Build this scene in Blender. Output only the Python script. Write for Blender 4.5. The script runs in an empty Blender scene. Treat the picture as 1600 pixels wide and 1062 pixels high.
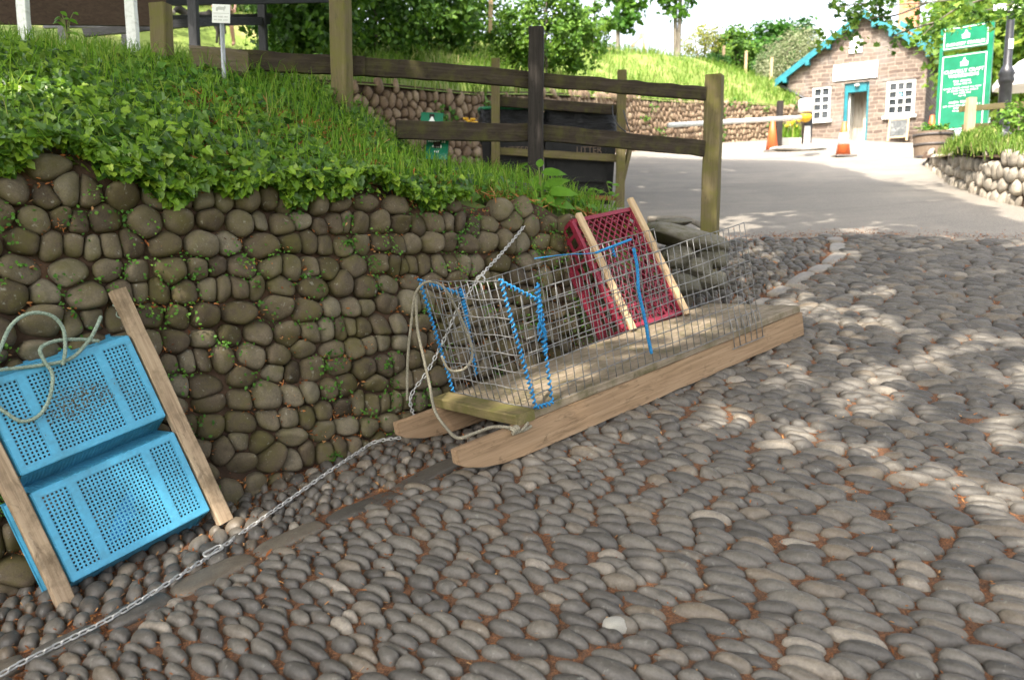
import bpy, bmesh, math, random
import numpy as np
from mathutils import Vector, Matrix, kdtree
random.seed(7)
RNG = np.random.default_rng(11)
SC = bpy.context.scene
COL = SC.collection
PI = math.pi
Z = Vector((0, 0, 1))

# ---------------------------------------------------------------- camera model (for measuring the photograph)
PITCH = math.radians(7.1)
EYE = 1.6
FPX = 1250.0
def ray(px, py):
    u = (px - 800) / FPX; v = -(py - 531) / FPX
    d = Vector((u, math.cos(PITCH) + v * math.sin(PITCH), -math.sin(PITCH) + v * math.cos(PITCH)))
    return d / d.y
def at(px, py, Y):
    d = ray(px, py)
    return Vector((d.x * Y, Y, EYE + d.z * Y))
def proj(p):
    x, y, z = p[0], p[1], p[2] - EYE
    c, s = math.cos(PITCH), math.sin(PITCH)
    f = y * c - z * s; up = y * s + z * c
    return (800 + FPX * x / f, 531 - FPX * up / f)

# ---------------------------------------------------------------- smooth surfaces through measured points
class Tps:
    def __init__(self, pts, lam=1e-4):
        P = np.array(pts, float); self.X = P[:, :2]; n = len(P)
        K = self.k(self.X[:, None, :] - self.X[None, :, :]) + lam * np.eye(n)
        A = np.zeros((n + 3, n + 3)); A[:n, :n] = K
        A[:n, n] = 1; A[:n, n + 1:] = self.X; A[n, :n] = 1; A[n + 1:, :n] = self.X.T
        self.w = np.linalg.solve(A, np.concatenate([P[:, 2], np.zeros(3)]))
    def k(self, d):
        r2 = (d ** 2).sum(-1)
        return 0.5 * r2 * np.log(np.maximum(r2, 1e-12))
    def __call__(self, x, y):
        q = np.stack([np.asarray(x, float), np.asarray(y, float)], -1)
        sh = q.shape[:-1]; q = q.reshape(-1, 2); out = np.empty(len(q)); n = len(self.X)
        for i in range(0, len(q), 20000):
            c = q[i:i + 20000]
            out[i:i + 20000] = self.k(c[:, None, :] - self.X[None]) @ self.w[:n] + self.w[n] + c @ self.w[n + 1:]
        return out.reshape(sh)
gp = [(x, y, .07 * x + .2 * y) for x in (-6, -3, 0, 3, 5) for y in (-4, -1, 2, 4.5, 7)]
gp += [(4.7, 8, 1.93), (5.9, 11, 2.39), (6.9, 14.5, 3.03), (7.3, 18, 3.4), (7.7, 18.6, 3.56), (11.1, 29, 5.16), (13.5, 27, 4.76),
       (2.8, 20, 3.73), (9, 26.5, 4.82), (-.5, 13.5, 2.75), (1.1, 9.5, 1.97), (-3, 10, 2.2), (-8, 12, 2.6), (20, 10, 2.9), (22, 25, 4.9),
       (4, 14, 2.85), (-25, 0, -1.5), (30, 0, 1.2), (0, -20, -4), (20, 45, 6.5), (-20, 45, 5)]
_tps = Tps(gp)
def ground(x, y):
    # the lane falls a little towards the foot of the wall, beyond the gutter
    x = np.asarray(x, float); y = np.asarray(y, float)
    d = .67 * x - .74 * y + 3.32; a = .74 * x + .67 * y
    k = np.clip((5.6 - a) / 1.2, 0, 1) * np.clip((a + 3) / 2, 0, 1)
    return _tps(x, y) - .17 * np.clip(.88 - np.clip(d, 0, 2), 0, .9) * k * k * (3 - 2 * k) * (d > -1.5)
def gz(x, y): return float(ground(np.array([x]), np.array([y]))[0])
_YS = np.concatenate([np.linspace(1.2, 12, 1500), np.linspace(12.02, 60, 1500)])
def hit(px, py, dz=0.0):
    d = ray(px, py)
    h = EYE + d.z * _YS - ground(d.x * _YS, _YS) - dz
    i = int(np.argmax(h < 0))
    t = h[i - 1] / (h[i - 1] - h[i]) if i > 0 else 0
    Y = _YS[i - 1] + t * (_YS[i] - _YS[i - 1]) if i > 0 else _YS[0]
    return Vector((d.x * Y, Y, gz(d.x * Y, Y) + dz))
up_pts = [(-3.3, 2.0, 1.98), (-2.05, 3.15, 1.95), (-1.0, 4.1, 1.88), (-.3, 4.6, 1.83), (.45, 5.15, 1.74), (1.0, 5.55, 1.48), (1.25, 6.0, 1.36),
          (-2.5, 5.3, 2.66), (-1.2, 5.6, 2.46), (.2, 6.0, 1.92), (-.5, 5.8, 2.04), (-4.5, 4.2, 2.75), (-3.2, 4.3, 2.5), (-1.7, 4.6, 2.35), (-.7, 5.1, 2.03),
          (-1.2, 7, 2.3), (.2, 7, 1.75), (.9, 7, 1.5), (-.2, 8.2, 1.9), (-2.5, 8, 3.0), (-5, 8, 3.3), (-6, 17, 5.2), (-7.5, 20.5, 6.15), (-7, 19, 5.72), (-6.6, 18, 5.42), (-8.5, 25, 8.7), (-11, 24, 8.5), (-3, 12, 3.95), (-9, 12, 4.5),
          (-.5, 13.6, 3.95), (-2.2, 12, 3.85), (2.8, 20.1, 5.05), (6, 24.1, 5.6), (9.2, 27, 5.95), (0, 26, 7.7), (2.5, 28, 8.06), (5.8, 29, 7.95), (8.5, 31, 7.8),
          (11, 33, 7.4), (3, 36, 8.2), (12, 42, 8.0), (-6, 28, 8.5), (-12, 25, 8), (-15, 15, 6), (-3, 19, 6.1), (1, 20, 5.5)]
upper = Tps(up_pts)

# ---------------------------------------------------------------- scene objects
def props(o, label=None, cat=None, group=None, kind=None):
    if label: o['label'] = label
    if cat: o['category'] = cat
    if group: o['group'] = group
    if kind: o['kind'] = kind
    return o
def thing(name, label, cat, loc=(0, 0, 0), group=None, mat4=None):
    o = bpy.data.objects.new(name, None); COL.objects.link(o)
    o.empty_display_size = .1
    o.matrix_basis = mat4 if mat4 is not None else Matrix.Translation(Vector(loc))
    return props(o, label, cat, group, 'thing')
def wm(o):
    m = o.matrix_basis.copy()
    while o.parent: o = o.parent; m = o.matrix_basis @ m
    return m
def put(name, me, mat, parent=None, world=None, local=None, label=None):
    o = bpy.data.objects.new(name, me); COL.objects.link(o)
    if mat is not None:
        me.materials.clear()
        for m in (mat if isinstance(mat, (list, tuple)) else [mat]): me.materials.append(m)
    if parent is not None:
        o.parent = parent
        if local is not None: o.matrix_basis = local
        else: o.matrix_basis = wm(parent).inverted() @ (world if world is not None else Matrix.Identity(4))
    elif world is not None: o.matrix_basis = world
    if label: o['label'] = label
    return o
def copy_tree(o, parent=None):
    c = o.copy(); COL.objects.link(c); c.parent = parent
    for ch in [x for x in bpy.data.objects if x.parent == o]: copy_tree(ch, c)
    return c
def mesh_np(name, V, flat, sizes, smooth=True, attrs=None):
    me = bpy.data.meshes.new(name)
    V = np.ascontiguousarray(V, np.float32); flat = np.ascontiguousarray(flat, np.int32).ravel(); sizes = np.ascontiguousarray(sizes, np.int32)
    me.vertices.add(len(V)); me.vertices.foreach_set('co', V.ravel())
    me.loops.add(len(flat)); me.loops.foreach_set('vertex_index', flat)
    me.polygons.add(len(sizes))
    st = np.concatenate([[0], np.cumsum(sizes)[:-1]]).astype(np.int32)
    me.polygons.foreach_set('loop_start', st)
    me.polygons.foreach_set('use_smooth', np.full(len(sizes), smooth, bool))
    me.update(calc_edges=True)
    for k, v in (attrs or {}).items():
        a = me.attributes.new(k, 'FLOAT', 'POINT' if len(v) == len(V) else 'FACE')
        a.data.foreach_set('value', np.ascontiguousarray(v, np.float32))
    return me
class MB:
    def __init__(self): self.v = []; self.f = []
    def add(self, vs, fs):
        b = len(self.v); self.v += [tuple(x) for x in vs]; self.f += [[b + i for i in f] for f in fs]
    def box(self, c, s, M=None):
        cx, cy, cz = c; x, y, z = s[0] / 2, s[1] / 2, s[2] / 2
        vs = [Vector((cx + i * x, cy + j * y, cz + k * z)) for k in (-1, 1) for j in (-1, 1) for i in (-1, 1)]
        if M is not None: vs = [M @ v for v in vs]
        self.add(vs, [(0, 2, 3, 1), (4, 5, 7, 6), (0, 1, 5, 4), (1, 3, 7, 5), (3, 2, 6, 7), (2, 0, 4, 6)])
    def prism(self, poly, a, b):      # poly: list of Vector; swept from offset a to offset b (vectors)
        n = len(poly); self.add([p + a for p in poly] + [p + b for p in poly],
            [list(range(n))[::-1], list(range(n, 2 * n))] + [(i, (i + 1) % n, n + (i + 1) % n, n + i) for i in range(n)])
    def tube(self, pts, r, n=6, closed=False, caps=True):
        pts = [Vector(p) for p in pts]; m = len(pts)
        rs = r if isinstance(r, (list, tuple)) else [r] * m
        t0 = (pts[1] - pts[0]).normalized()
        nrm = t0.orthogonal().normalized(); rings = []
        for i, p in enumerate(pts):
            if closed: t = pts[(i + 1) % m] - pts[i - 1]
            else: t = pts[min(i + 1, m - 1)] - pts[max(i - 1, 0)]
            t.normalize()
            nrm = nrm - t * nrm.dot(t)
            nrm = nrm.normalized() if nrm.length > 1e-6 else t.orthogonal().normalized()
            b = t.cross(nrm)
            rings.append([p + (nrm * math.cos(2 * PI * k / n) + b * math.sin(2 * PI * k / n)) * rs[i] for k in range(n)])
        vs = [v for rg in rings for v in rg]; fs = []
        for i in range(m if closed else m - 1):
            j = (i + 1) % m
            fs += [(i * n + k, i * n + (k + 1) % n, j * n + (k + 1) % n, j * n + k) for k in range(n)]
        if not closed and caps: fs += [list(range(n))[::-1], [(m - 1) * n + k for k in range(n)]]
        self.add(vs, fs)
    def lathe(self, prof, c=(0, 0, 0), n=20, sx=1, sy=1):
        c = Vector(c); vs = []; fs = []; m = len(prof)
        for (r, z) in prof: vs += [c + Vector((r * sx * math.cos(2 * PI * k / n), r * sy * math.sin(2 * PI * k / n), z)) for k in range(n)]
        for i in range(m - 1): fs += [(i * n + k, i * n + (k + 1) % n, (i + 1) * n + (k + 1) % n, (i + 1) * n + k) for k in range(n)]
        fs += [list(range(n))[::-1], [(m - 1) * n + k for k in range(n)]]
        self.add(vs, fs)
    def mesh(self, name, smooth=False, bevel=0, rough=0, seed=0):
        me = bpy.data.meshes.new(name); me.from_pydata([tuple(v) for v in self.v], [], self.f)
        if bevel or rough:
            bm = bmesh.new(); bm.from_mesh(me)
            if bevel: bmesh.ops.bevel(bm, geom=bm.edges[:], offset=bevel, segments=2, affect='EDGES', clamp_overlap=True)
            bm.to_mesh(me); bm.free()
        if smooth: me.polygons.foreach_set('use_smooth', [True] * len(me.polygons))
        me.update(); return me
    def obj(self, name, mat, parent=None, smooth=False, bevel=0, label=None, world=None, local=None):
        return put(name, self.mesh(name, smooth, bevel), mat, parent, world, local, label)
def frame(p0, p1, up=Z):
    x = (Vector(p1) - Vector(p0)); L = x.length; x.normalize()
    y = Vector(up).cross(x)
    y = y.normalized() if y.length > 1e-5 else x.orthogonal().normalized()
    z = x.cross(y)
    M = Matrix((x, y, z)).transposed().to_4x4(); M.translation = Vector(p0)
    return M, L
def beam_mesh(L, w, h, amp=.0025, seed=0, warp=0.0, ch=.004):
    rnd = random.Random(seed); n = max(3, int(L / .09)); ring = []
    a, b = w / 2, h / 2; c = min(ch, a * .4, b * .4)
    sec = [(-a + c, -b), (a - c, -b), (a, -b + c), (a, b - c), (a - c, b), (-a + c, b), (-a, b - c), (-a, -b + c)]
    ph = rnd.random() * 6; vs = []; fs = []
    for i in range(n + 1):
        x = L * i / n; dy = warp * math.sin(x * 3 / max(L, .1) + ph) + rnd.uniform(-amp, amp); dz = warp * math.cos(x * 4 / max(L, .1) + ph) + rnd.uniform(-amp, amp)
        k = 1 + rnd.uniform(-amp, amp) / max(w, h)
        for (y, z) in sec: vs.append((x + rnd.uniform(-amp, amp) * .3, y * k + dy + rnd.uniform(-amp, amp) * .3, z * k + dz + rnd.uniform(-amp, amp) * .3))
    for i in range(n): fs += [(i * 8 + k, i * 8 + (k + 1) % 8, (i + 1) * 8 + (k + 1) % 8, (i + 1) * 8 + k) for k in range(8)]
    fs = [f[::-1] for f in fs] if False else fs
    fs += [list(range(8))[::-1], [n * 8 + k for k in range(8)]]
    me = bpy.data.meshes.new('beam'); me.from_pydata(vs, [], fs); me.update(); return me
_bs = [0]
def beam(name, p0, p1, w, h, mat, parent=None, up=Z, amp=.0025, warp=0.0, label=None, ch=.004):
    _bs[0] += 1
    M, L = frame(p0, p1, up)
    return put(name, beam_mesh(L, w, h, amp, _bs[0], warp, ch), mat, parent, world=M, label=label)
def text_mesh(s, size, M, align='CENTER', extr=.002, bold=0.0, squash=1.0):
    cu = bpy.data.curves.new('t', 'FONT'); cu.body = s; cu.size = size; cu.align_x = align; cu.align_y = 'CENTER'; cu.extrude = extr; cu.offset = bold; cu.resolution_u = 2
    o = bpy.data.objects.new('t', cu); COL.objects.link(o)
    dg = bpy.context.evaluated_depsgraph_get(); me = bpy.data.meshes.new_from_object(o.evaluated_get(dg))
    bpy.data.objects.remove(o); me.transform(M @ Matrix.Diagonal((squash, 1, 1, 1)))
    return me
def join_meshes(name, mes):
    bm = bmesh.new()
    for m in mes: bm.from_mesh(m)
    me = bpy.data.meshes.new(name); bm.to_mesh(me); bm.free(); return me

# ---------------------------------------------------------------- materials
def nt(name):
    m = bpy.data.materials.new(name); m.use_nodes = True
    t = m.node_tree; return m, t, t.nodes['Principled BSDF'], t.nodes['Material Output']
def ramp(t, cols, fac):
    r = t.nodes.new('ShaderNodeValToRGB'); e = r.color_ramp.elements
    while len(e) > 1: e.remove(e[-1])
    for i, c in enumerate(cols):
        pos, c = c if isinstance(c[1], (tuple, list)) else (i / max(1, len(cols) - 1), c)
        el = e[0] if i == 0 else e.new(pos)
        el.position = pos; el.color = (*c, 1)
    t.links.new(fac, r.inputs[0]); return r.outputs[0]
def coords(t, scale=(1, 1, 1), kind='Object'):
    tc = t.nodes.new('ShaderNodeTexCoord'); mp = t.nodes.new('ShaderNodeMapping'); mp.inputs['Scale'].default_value = scale
    t.links.new(tc.outputs[kind], mp.inputs[0]); return mp.outputs[0]
def noise(t, vec, scale, detail=4, rough=.6, dist=0.0):
    n = t.nodes.new('ShaderNodeTexNoise'); n.inputs['Scale'].default_value = scale; n.inputs['Detail'].default_value = detail
    n.inputs['Roughness'].default_value = rough; n.inputs['Distortion'].default_value = dist
    t.links.new(vec, n.inputs['Vector']); return n.outputs['Fac']
def mixc(t, fac, a, b, mode='MIX'):
    m = t.nodes.new('ShaderNodeMix'); m.data_type = 'RGBA'; m.blend_type = mode
    for sock, v in ((m.inputs[0], fac), (m.inputs[6], a), (m.inputs[7], b)):
        if hasattr(v, 'is_linked') or isinstance(v, bpy.types.NodeSocket): t.links.new(v, sock)
        else: sock.default_value = v if isinstance(v, float) else (*v, 1)
    return m.outputs[2]
def mathn(t, op, a, b=0.0, clamp=False):
    m = t.nodes.new('ShaderNodeMath'); m.operation = op; m.use_clamp = clamp
    for i, v in enumerate((a, b)):
        if isinstance(v, bpy.types.NodeSocket): t.links.new(v, m.inputs[i])
        else: m.inputs[i].default_value = v
    return m.outputs[0]
def attr(t, name='rnd'):
    a = t.nodes.new('ShaderNodeAttribute'); a.attribute_name = name; return a.outputs['Fac']
def bump(t, bs, h, strength=.4, dist=.01):
    b = t.nodes.new('ShaderNodeBump'); b.inputs['Strength'].default_value = strength; b.inputs['Distance'].default_value = dist
    t.links.new(h, b.inputs['Height']); t.links.new(b.outputs[0], bs.inputs['Normal'])
def simple(name, cols, scale=8, stretch=(1, 1, 1), rough=.75, bs_=.3, bd=.004, detail=5, spec=.3, metal=0.0, dist=0.0):
    m, t, b, o = nt(name); v = coords(t, stretch); n = noise(t, v, scale, detail, .65, dist)
    t.links.new(ramp(t, [(.28 + .44 * i / max(1, len(cols) - 1), c) for i, c in enumerate(cols)], n), b.inputs['Base Color'])
    b.inputs['Roughness'].default_value = rough; b.inputs['Specular IOR Level'].default_value = spec; b.inputs['Metallic'].default_value = metal
    if bs_: bump(t, b, n, bs_, bd)
    return m
def wood(name, dark, mid, light, moss=None, mossamt=.0, scale=1.0, rough=.8, bs_=.5, knots=True):
    m, t, b, o = nt(name); v = coords(t, (1.2 * scale, 26 * scale, 26 * scale))
    g = noise(t, v, 2.2, 6, .65, .6); v2 = coords(t, (1, 1, 1)); big = noise(t, v2, 5, 3, .5)
    c = ramp(t, [(.3, dark), (.5, mid), (.72, light)], g)
    c = mixc(t, mathn(t, 'MULTIPLY', big, .55), c, mid)
    st = noise(t, coords(t, (2.5, 9, 9)), 3.1, 5, .7, 1.5)
    c = mixc(t, ramp(t, [(.56, (0, 0, 0)), (.72, (.7, .7, .7))], st), c, tuple(x * .5 for x in dark))
    if moss: c = mixc(t, ramp(t, [(.5 - mossamt * .35, (0, 0, 0)), (.75 - mossamt * .3, (.85, .85, .85))], noise(t, v2, 9, 5, .7)), c, moss)
    t.links.new(c, b.inputs['Base Color']); b.inputs['Roughness'].default_value = rough; b.inputs['Specular IOR Level'].default_value = .2
    bump(t, b, g, bs_, .003); return m
def leafmat(name, cols, trans=.35, rough=.45, spec=.35):
    m, t, b, o = nt(name); c = ramp(t, cols, attr(t))
    c = mixc(t, .25, c, ramp(t, [(.3, (.3, .3, .3)), (.7, (1, 1, 1))], noise(t, coords(t), 30, 2)), 'MULTIPLY')
    t.links.new(c, b.inputs['Base Color']); b.inputs['Roughness'].default_value = rough; b.inputs['Specular IOR Level'].default_value = spec
    tr = t.nodes.new('ShaderNodeBsdfTranslucent'); mx = t.nodes.new('ShaderNodeMixShader'); mx.inputs[0].default_value = trans
    t.links.new(mixc(t, .5, c, (.5, .75, .08), 'MIX') if False else c, tr.inputs[0])
    t.links.new(b.outputs[0], mx.inputs[1]); t.links.new(tr.outputs[0], mx.inputs[2]); t.links.new(mx.outputs[0], o.inputs[0])
    return m
def stonemat(name, cols, moss=(.09, .085, .02), mossamt=.3, rough=.62, spots=.3, spec=.3, dust=None):
    m, t, b, o = nt(name); v = coords(t); n = noise(t, v, 28, 6, .7); nb = noise(t, v, 6, 3, .6); fine = noise(t, v, 140, 3, .6)
    c = ramp(t, cols, attr(t))
    c = mixc(t, .75, c, ramp(t, [(.25, (.45, .43, .4)), (.75, (1.25, 1.22, 1.15))], n), 'MULTIPLY')
    c = mixc(t, .35, c, ramp(t, [(.35, (.5, .5, .5)), (.65, (1.2, 1.2, 1.2))], fine), 'MULTIPLY')
    if mossamt: c = mixc(t, ramp(t, [(.62 - mossamt * .3, (0, 0, 0)), (.8 - mossamt * .3, (.75, .75, .75))], mathn(t, 'ADD', mathn(t, 'MULTIPLY', nb, .6), mathn(t, 'MULTIPLY', n, .4))), c, moss)
    if spots: c = mixc(t, ramp(t, [(.63, (0, 0, 0)), (.70, (spots, spots, spots))], noise(t, v, 45, 4, .6, .4)), c, (.42, .42, .36))
    t.links.new(c, b.inputs['Base Color']); b.inputs['Roughness'].default_value = rough; b.inputs['Specular IOR Level'].default_value = spec
    bump(t, b, mathn(t, 'ADD', n, mathn(t, 'MULTIPLY', fine, .35)), .45, .006); return m

# ---------------------------------------------------------------- leaves, blades, crowns
DIAMOND = [(0, 0), (.35, .45), (0, 1), (-.35, .45)]
OVAL = [(0, 0), (.3, .25), (.34, .55), (0, 1), (-.34, .55), (-.3, .25)]
LANCE = [(0, 0), (.16, .25), (.17, .55), (0, 1), (-.17, .55), (-.16, .25)]
IVY = [(0, 0), (.28, -.08), (.52, .12), (.3, .36), (.34, .6), (0, 1), (-.34, .6), (-.3, .36), (-.52, .12), (-.28, -.08)]
MAPLE = [(0, 0), (.3, .0), (.5, .25), (.32, .4), (.45, .75), (.15, .62), (0, 1), (-.15, .62), (-.45, .75), (-.32, .4), (-.5, .25), (-.3, 0)]
def leaf_mesh(name, P, N, size, shape=DIAMOND, fold=.15, rnd=None, twist=None, tip=None):
    """P points, N facing normals, size array; every leaf a single polygon turned to a random direction in its plane"""
    n = len(P); S = np.array(shape, float); k = len(S)
    N = N / np.maximum(np.linalg.norm(N, axis=1, keepdims=True), 1e-9)
    if tip is None: tip = RNG.normal(size=(n, 3))
    T = tip - (tip * N).sum(1, keepdims=True) * N
    T /= np.maximum(np.linalg.norm(T, axis=1, keepdims=True), 1e-9)
    B = np.cross(N, T)
    sz = np.broadcast_to(np.asarray(size, float), (n,))[:, None, None]
    V = P[:, None, :] + sz * (S[None, :, :1] * B[:, None, :] + S[None, :, 1:] * T[:, None, :] + (np.abs(S[None, :, :1]) * fold - .12 * S[None, :, 1:] ** 2) * N[:, None, :])
    flat = np.arange(n * k); rv = RNG.random(n) if rnd is None else rnd
    return mesh_np(name, V.reshape(-1, 3), flat, np.full(n, k), False, {'rnd': rv})
def blade_mesh(name, P, h, lean, width=.006, rnd=None, dirs=None):
    n = len(P); a = RNG.random(n) * 2 * PI
    d = np.stack([np.cos(a), np.sin(a), np.zeros(n)], 1) if dirs is None else dirs
    s = np.stack([-d[:, 1], d[:, 0], np.zeros(n)], 1); h = np.broadcast_to(h, (n,))[:, None]; lean = np.broadcast_to(lean, (n,))[:, None]
    up = np.array([[0, 0, 1.0]]); w = np.broadcast_to(width, (n,))[:, None]
    p1 = P + up * h * .5 + d * h * lean * .2; p2 = P + up * h * .85 + d * h * lean * .6; p3 = P + up * h * (1 - lean * .15) + d * h * lean * 1.1
    V = np.stack([P - s * w, P + s * w, p1 + s * w * .9, p1 - s * w * .9, p2 + s * w * .6, p2 - s * w * .6, p3], 1).reshape(-1, 3)
    base = (np.arange(n) * 7)[:, None]
    F = np.concatenate([base + np.array([[0, 1, 2, 3]]), base + np.array([[3, 2, 4, 5]]), base + np.array([[5, 4, 6, 6]])], 1).reshape(n, 12)
    flat = np.concatenate([F[:, :8], F[:, 8:11]], 1).ravel(); sizes = np.tile([4, 4, 3], n)
    rv = np.repeat(RNG.random(n) if rnd is None else rnd, 3)
    return mesh_np(name, V, flat, sizes, False, {'rnd': rv})
def crown_pts(blobs, n, clump=.35, shell=.55):
    """leaf points in clumps spread through a set of ellipsoids (cx,cy,cz,rx,ry,rz)"""
    B = np.array(blobs, float); vol = B[:, 3] * B[:, 4] * B[:, 5]; which = RNG.choice(len(B), size=max(6, n // 28), p=vol / vol.sum())
    d = RNG.normal(size=(len(which), 3)); d /= np.linalg.norm(d, axis=1, keepdims=True)
    r = (shell + (1 - shell) * RNG.random(len(which))) ** .8
    C = B[which, :3] + d * r[:, None] * B[which, 3:]
    i = RNG.integers(0, len(C), n)
    P = C[i] + RNG.normal(size=(n, 3)) * clump * np.cbrt(vol.mean()) * .35
    N = d[i] * .8 + RNG.normal(size=(n, 3)) * .5 + np.array([0, 0, .5])
    tone = np.clip(RNG.random(len(C))[i] * .6 + RNG.random(n) * .4, 0, 1)
    return P, N, tone
SUN_EL = math.radians(52); SUN_AZ = (-0.55, -0.85)
_l = math.hypot(*SUN_AZ)
SUN_DIR = Vector((SUN_AZ[0] / _l * math.cos(SUN_EL), SUN_AZ[1] / _l * math.cos(SUN_EL), math.sin(SUN_EL)))   # towards the sun
SUN_ROT = math.atan2(SUN_DIR.x, SUN_DIR.y)
EXPOSURE = 2.35
# ---------------------------------------------------------------- stones laid against each other
def cells(x0, x1, y0, y1, area, ang, aniso, iters=7, wsd=.22, rows=0.0, M=26, p=7.0, seed=1, ell=0.0, relax=.45, wscale=None):
    """centres and rounded outlines (radius per direction) of stones that fit together; long axis at angle ang"""
    g = np.random.default_rng(seed)
    ca, sa = math.cos(ang), math.sin(ang); q = math.sqrt(aniso)
    def fw(P): return np.stack([(P[:, 0] * ca + P[:, 1] * sa) / q, (-P[:, 0] * sa + P[:, 1] * ca) * q], 1)
    def bw(Q): a, b = Q[..., 0] * q, Q[..., 1] / q; return np.stack([a * ca - b * sa, a * sa + b * ca], -1)
    n = int((x1 - x0) * (y1 - y0) / area)
    if rows:
        pts = []; y = y0
        while y < y1:
            step = rows * g.uniform(.85, 1.15); x = x0 + g.random() * .1
            while x < x1:
                wd = area / rows * math.exp(g.normal() * .42) * (wscale(x, y) if wscale else 1); pts.append((x + wd / 2, y + g.normal() * rows * .09 + (.035 * math.sin(x * 1.9 + y) + .02 * math.sin(x * 4.3 - y * 2) if wscale else 0))); x += wd
            y += step
        P = np.array(pts); n = len(P)
    else: P = np.stack([g.uniform(x0, x1, n), g.uniform(y0, y1, n)], 1)
    Q = fw(P); w = np.exp(g.normal(size=n) * wsd); th = np.linspace(0, 2 * PI, M, endpoint=False); U = np.stack([np.cos(th), np.sin(th)], 1)
    for it in range(iters + 1):
        kd = kdtree.KDTree(n)
        for i, c in enumerate(Q): kd.insert((c[0], c[1], 0), i)
        kd.balance(); NB = np.empty((n, 12), int)
        for i, c in enumerate(Q):
            r = kd.find_n((c[0], c[1], 0), 13); ids = [k[1] for k in r if k[1] != i][:12]; NB[i] = ids
        D = Q[NB] - Q[:, None, :]; dist = np.maximum(np.linalg.norm(D, axis=2), 1e-6)
        bnd = dist * (w[:, None] / (w[:, None] + w[NB])); C = np.einsum('nkd,md->nkm', D / dist[..., None], U)
        pp = p if it == iters else 12.0
        R = (np.maximum(C, 0) / bnd[..., None]) ** pp
        R = np.minimum((R.sum(1) + 1e-12) ** (-1 / pp), .35)
        if it < iters:
            cen = (R[..., None] ** 3 * U[None]).sum(1) / np.maximum((R ** 2).sum(1), 1e-9)[:, None] * (2 / 3)
            Q = Q + (cen * (.9 if not rows else relax))
    if ell:
        S2 = np.einsum('nm,mi,mj->nij', R ** 4, U, U) / np.maximum(np.einsum('nm->n', R ** 2), 1e-12)[:, None, None] * .5
        Sc = S2 * 4; iv = np.linalg.inv(Sc + np.eye(2) * 1e-9); E = 1 / np.sqrt(np.einsum('mi,nij,mj->nm', U, iv, U))
        R = np.minimum(E * ell + R * (1 - ell), R * 1.06)
    off = bw(R[..., None] * U[None])
    return bw(Q), off, g
def dome_stones(C, off, g, gap=.9, hfac=.62, hmin=.018, hmax=.05, rings=6, low=.25, tilt=.12, rough=.06, ex=.62, ez=.8):
    """builds domes: returns V(n,verts,3) in (a,b,height) coordinates, faces, random per stone"""
    n, M, _ = off.shape; rad = np.linalg.norm(off, axis=2); short = np.sort(rad, axis=1)[:, M // 6]
    H = np.clip(short * hfac * np.exp(g.normal(size=n) * .15), hmin, hmax)
    ph = np.concatenate([[-.35], np.linspace(0.05, PI / 2 * .96, rings - 1)])
    cs = np.where(ph < 0, .98, np.cos(np.maximum(ph, 0)) ** ex); sn = np.where(ph < 0, -low, np.sin(np.maximum(ph, 0)) ** ez)
    k1, k2, k3 = g.normal(size=(3, n, 2)) / np.maximum(short, .01)[None, :, None] * .9; p1, p2, p3 = g.random((3, n)) * 6.28
    O = off * (gap * np.exp(g.normal(size=n) * .03))[:, None, None]
    A = O[:, None, :, :] * cs[None, :, None, None]
    tl = g.normal(size=(n, 2)) * tilt
    def bumpf(a): return (np.sin((a * k1[:, None, None, :]).sum(-1) + p1.reshape(-1, *([1] * (a.ndim - 2)))) + .6 * np.sin((a * k2[:, None, None, :] * 1.7).sum(-1) + p2.reshape(-1, *([1] * (a.ndim - 2)))) + .4 * np.sin((a * k3[:, None, None, :] * 2.9).sum(-1) + p3.reshape(-1, *([1] * (a.ndim - 2))))) * rough
    hh = H[:, None, None] * (sn[None, :, None] + bumpf(A)) + (A * tl[:, None, None, :]).sum(-1)
    top = np.concatenate([np.zeros((n, 1, 2)), ], 1); toph = H * (1 + bumpf(np.zeros((n, 1, 1, 2)))[:, 0, 0])
    V = np.concatenate([np.concatenate([A, hh[..., None]], -1).reshape(n, -1, 3), np.concatenate([top, toph[:, None, None]], -1)], 1)
    V[..., :2] += C[:, None, :]
    q = []
    for r in range(rings - 1):
        for k in range(M): q += [r * M + k, r * M + (k + 1) % M, (r + 1) * M + (k + 1) % M, (r + 1) * M + k]
    tri = []
    for k in range(M): tri += [(rings - 1) * M + k, (rings - 1) * M + (k + 1) % M, rings * M]
    nv = rings * M + 1
    flat = np.concatenate([np.array(q)[None] + (np.arange(n) * nv)[:, None], np.array(tri)[None] + (np.arange(n) * nv)[:, None]], 1).ravel()
    sizes = np.tile(np.concatenate([np.full((rings - 1) * M, 4), np.full(M, 3)]), n)
    rv = np.repeat(g.random(n), nv)
    return V, flat, sizes, rv
def tier(P, z, name): pass
def polyline_dist(P, L):
    L = np.array(L)[:, :2]; best = np.full(len(P), 1e9); side = np.zeros(len(P)); 
    for a, b in zip(L[:-1], L[1:]):
        d = b - a; t = np.clip(((P - a) @ d) / (d @ d), 0, 1); v = P - (a + t[:, None] * d); r = np.linalg.norm(v, axis=1)
        s = d[0] * v[:, 1] - d[1] * v[:, 0]; m = r < best; best[m] = r[m]; side[m] = np.sign(s[m])
    return best, side
def grid_mesh(name, X, Y, Zz, smooth=True):
    a, b = X.shape; V = np.stack([X, Y, Zz], -1).reshape(-1, 3); i = np.arange(a * b).reshape(a, b)
    q = np.stack([i[:-1, :-1], i[1:, :-1], i[1:, 1:], i[:-1, 1:]], -1).reshape(-1)
    return mesh_np(name, V, q, np.full((a - 1) * (b - 1), 4), smooth)
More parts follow.
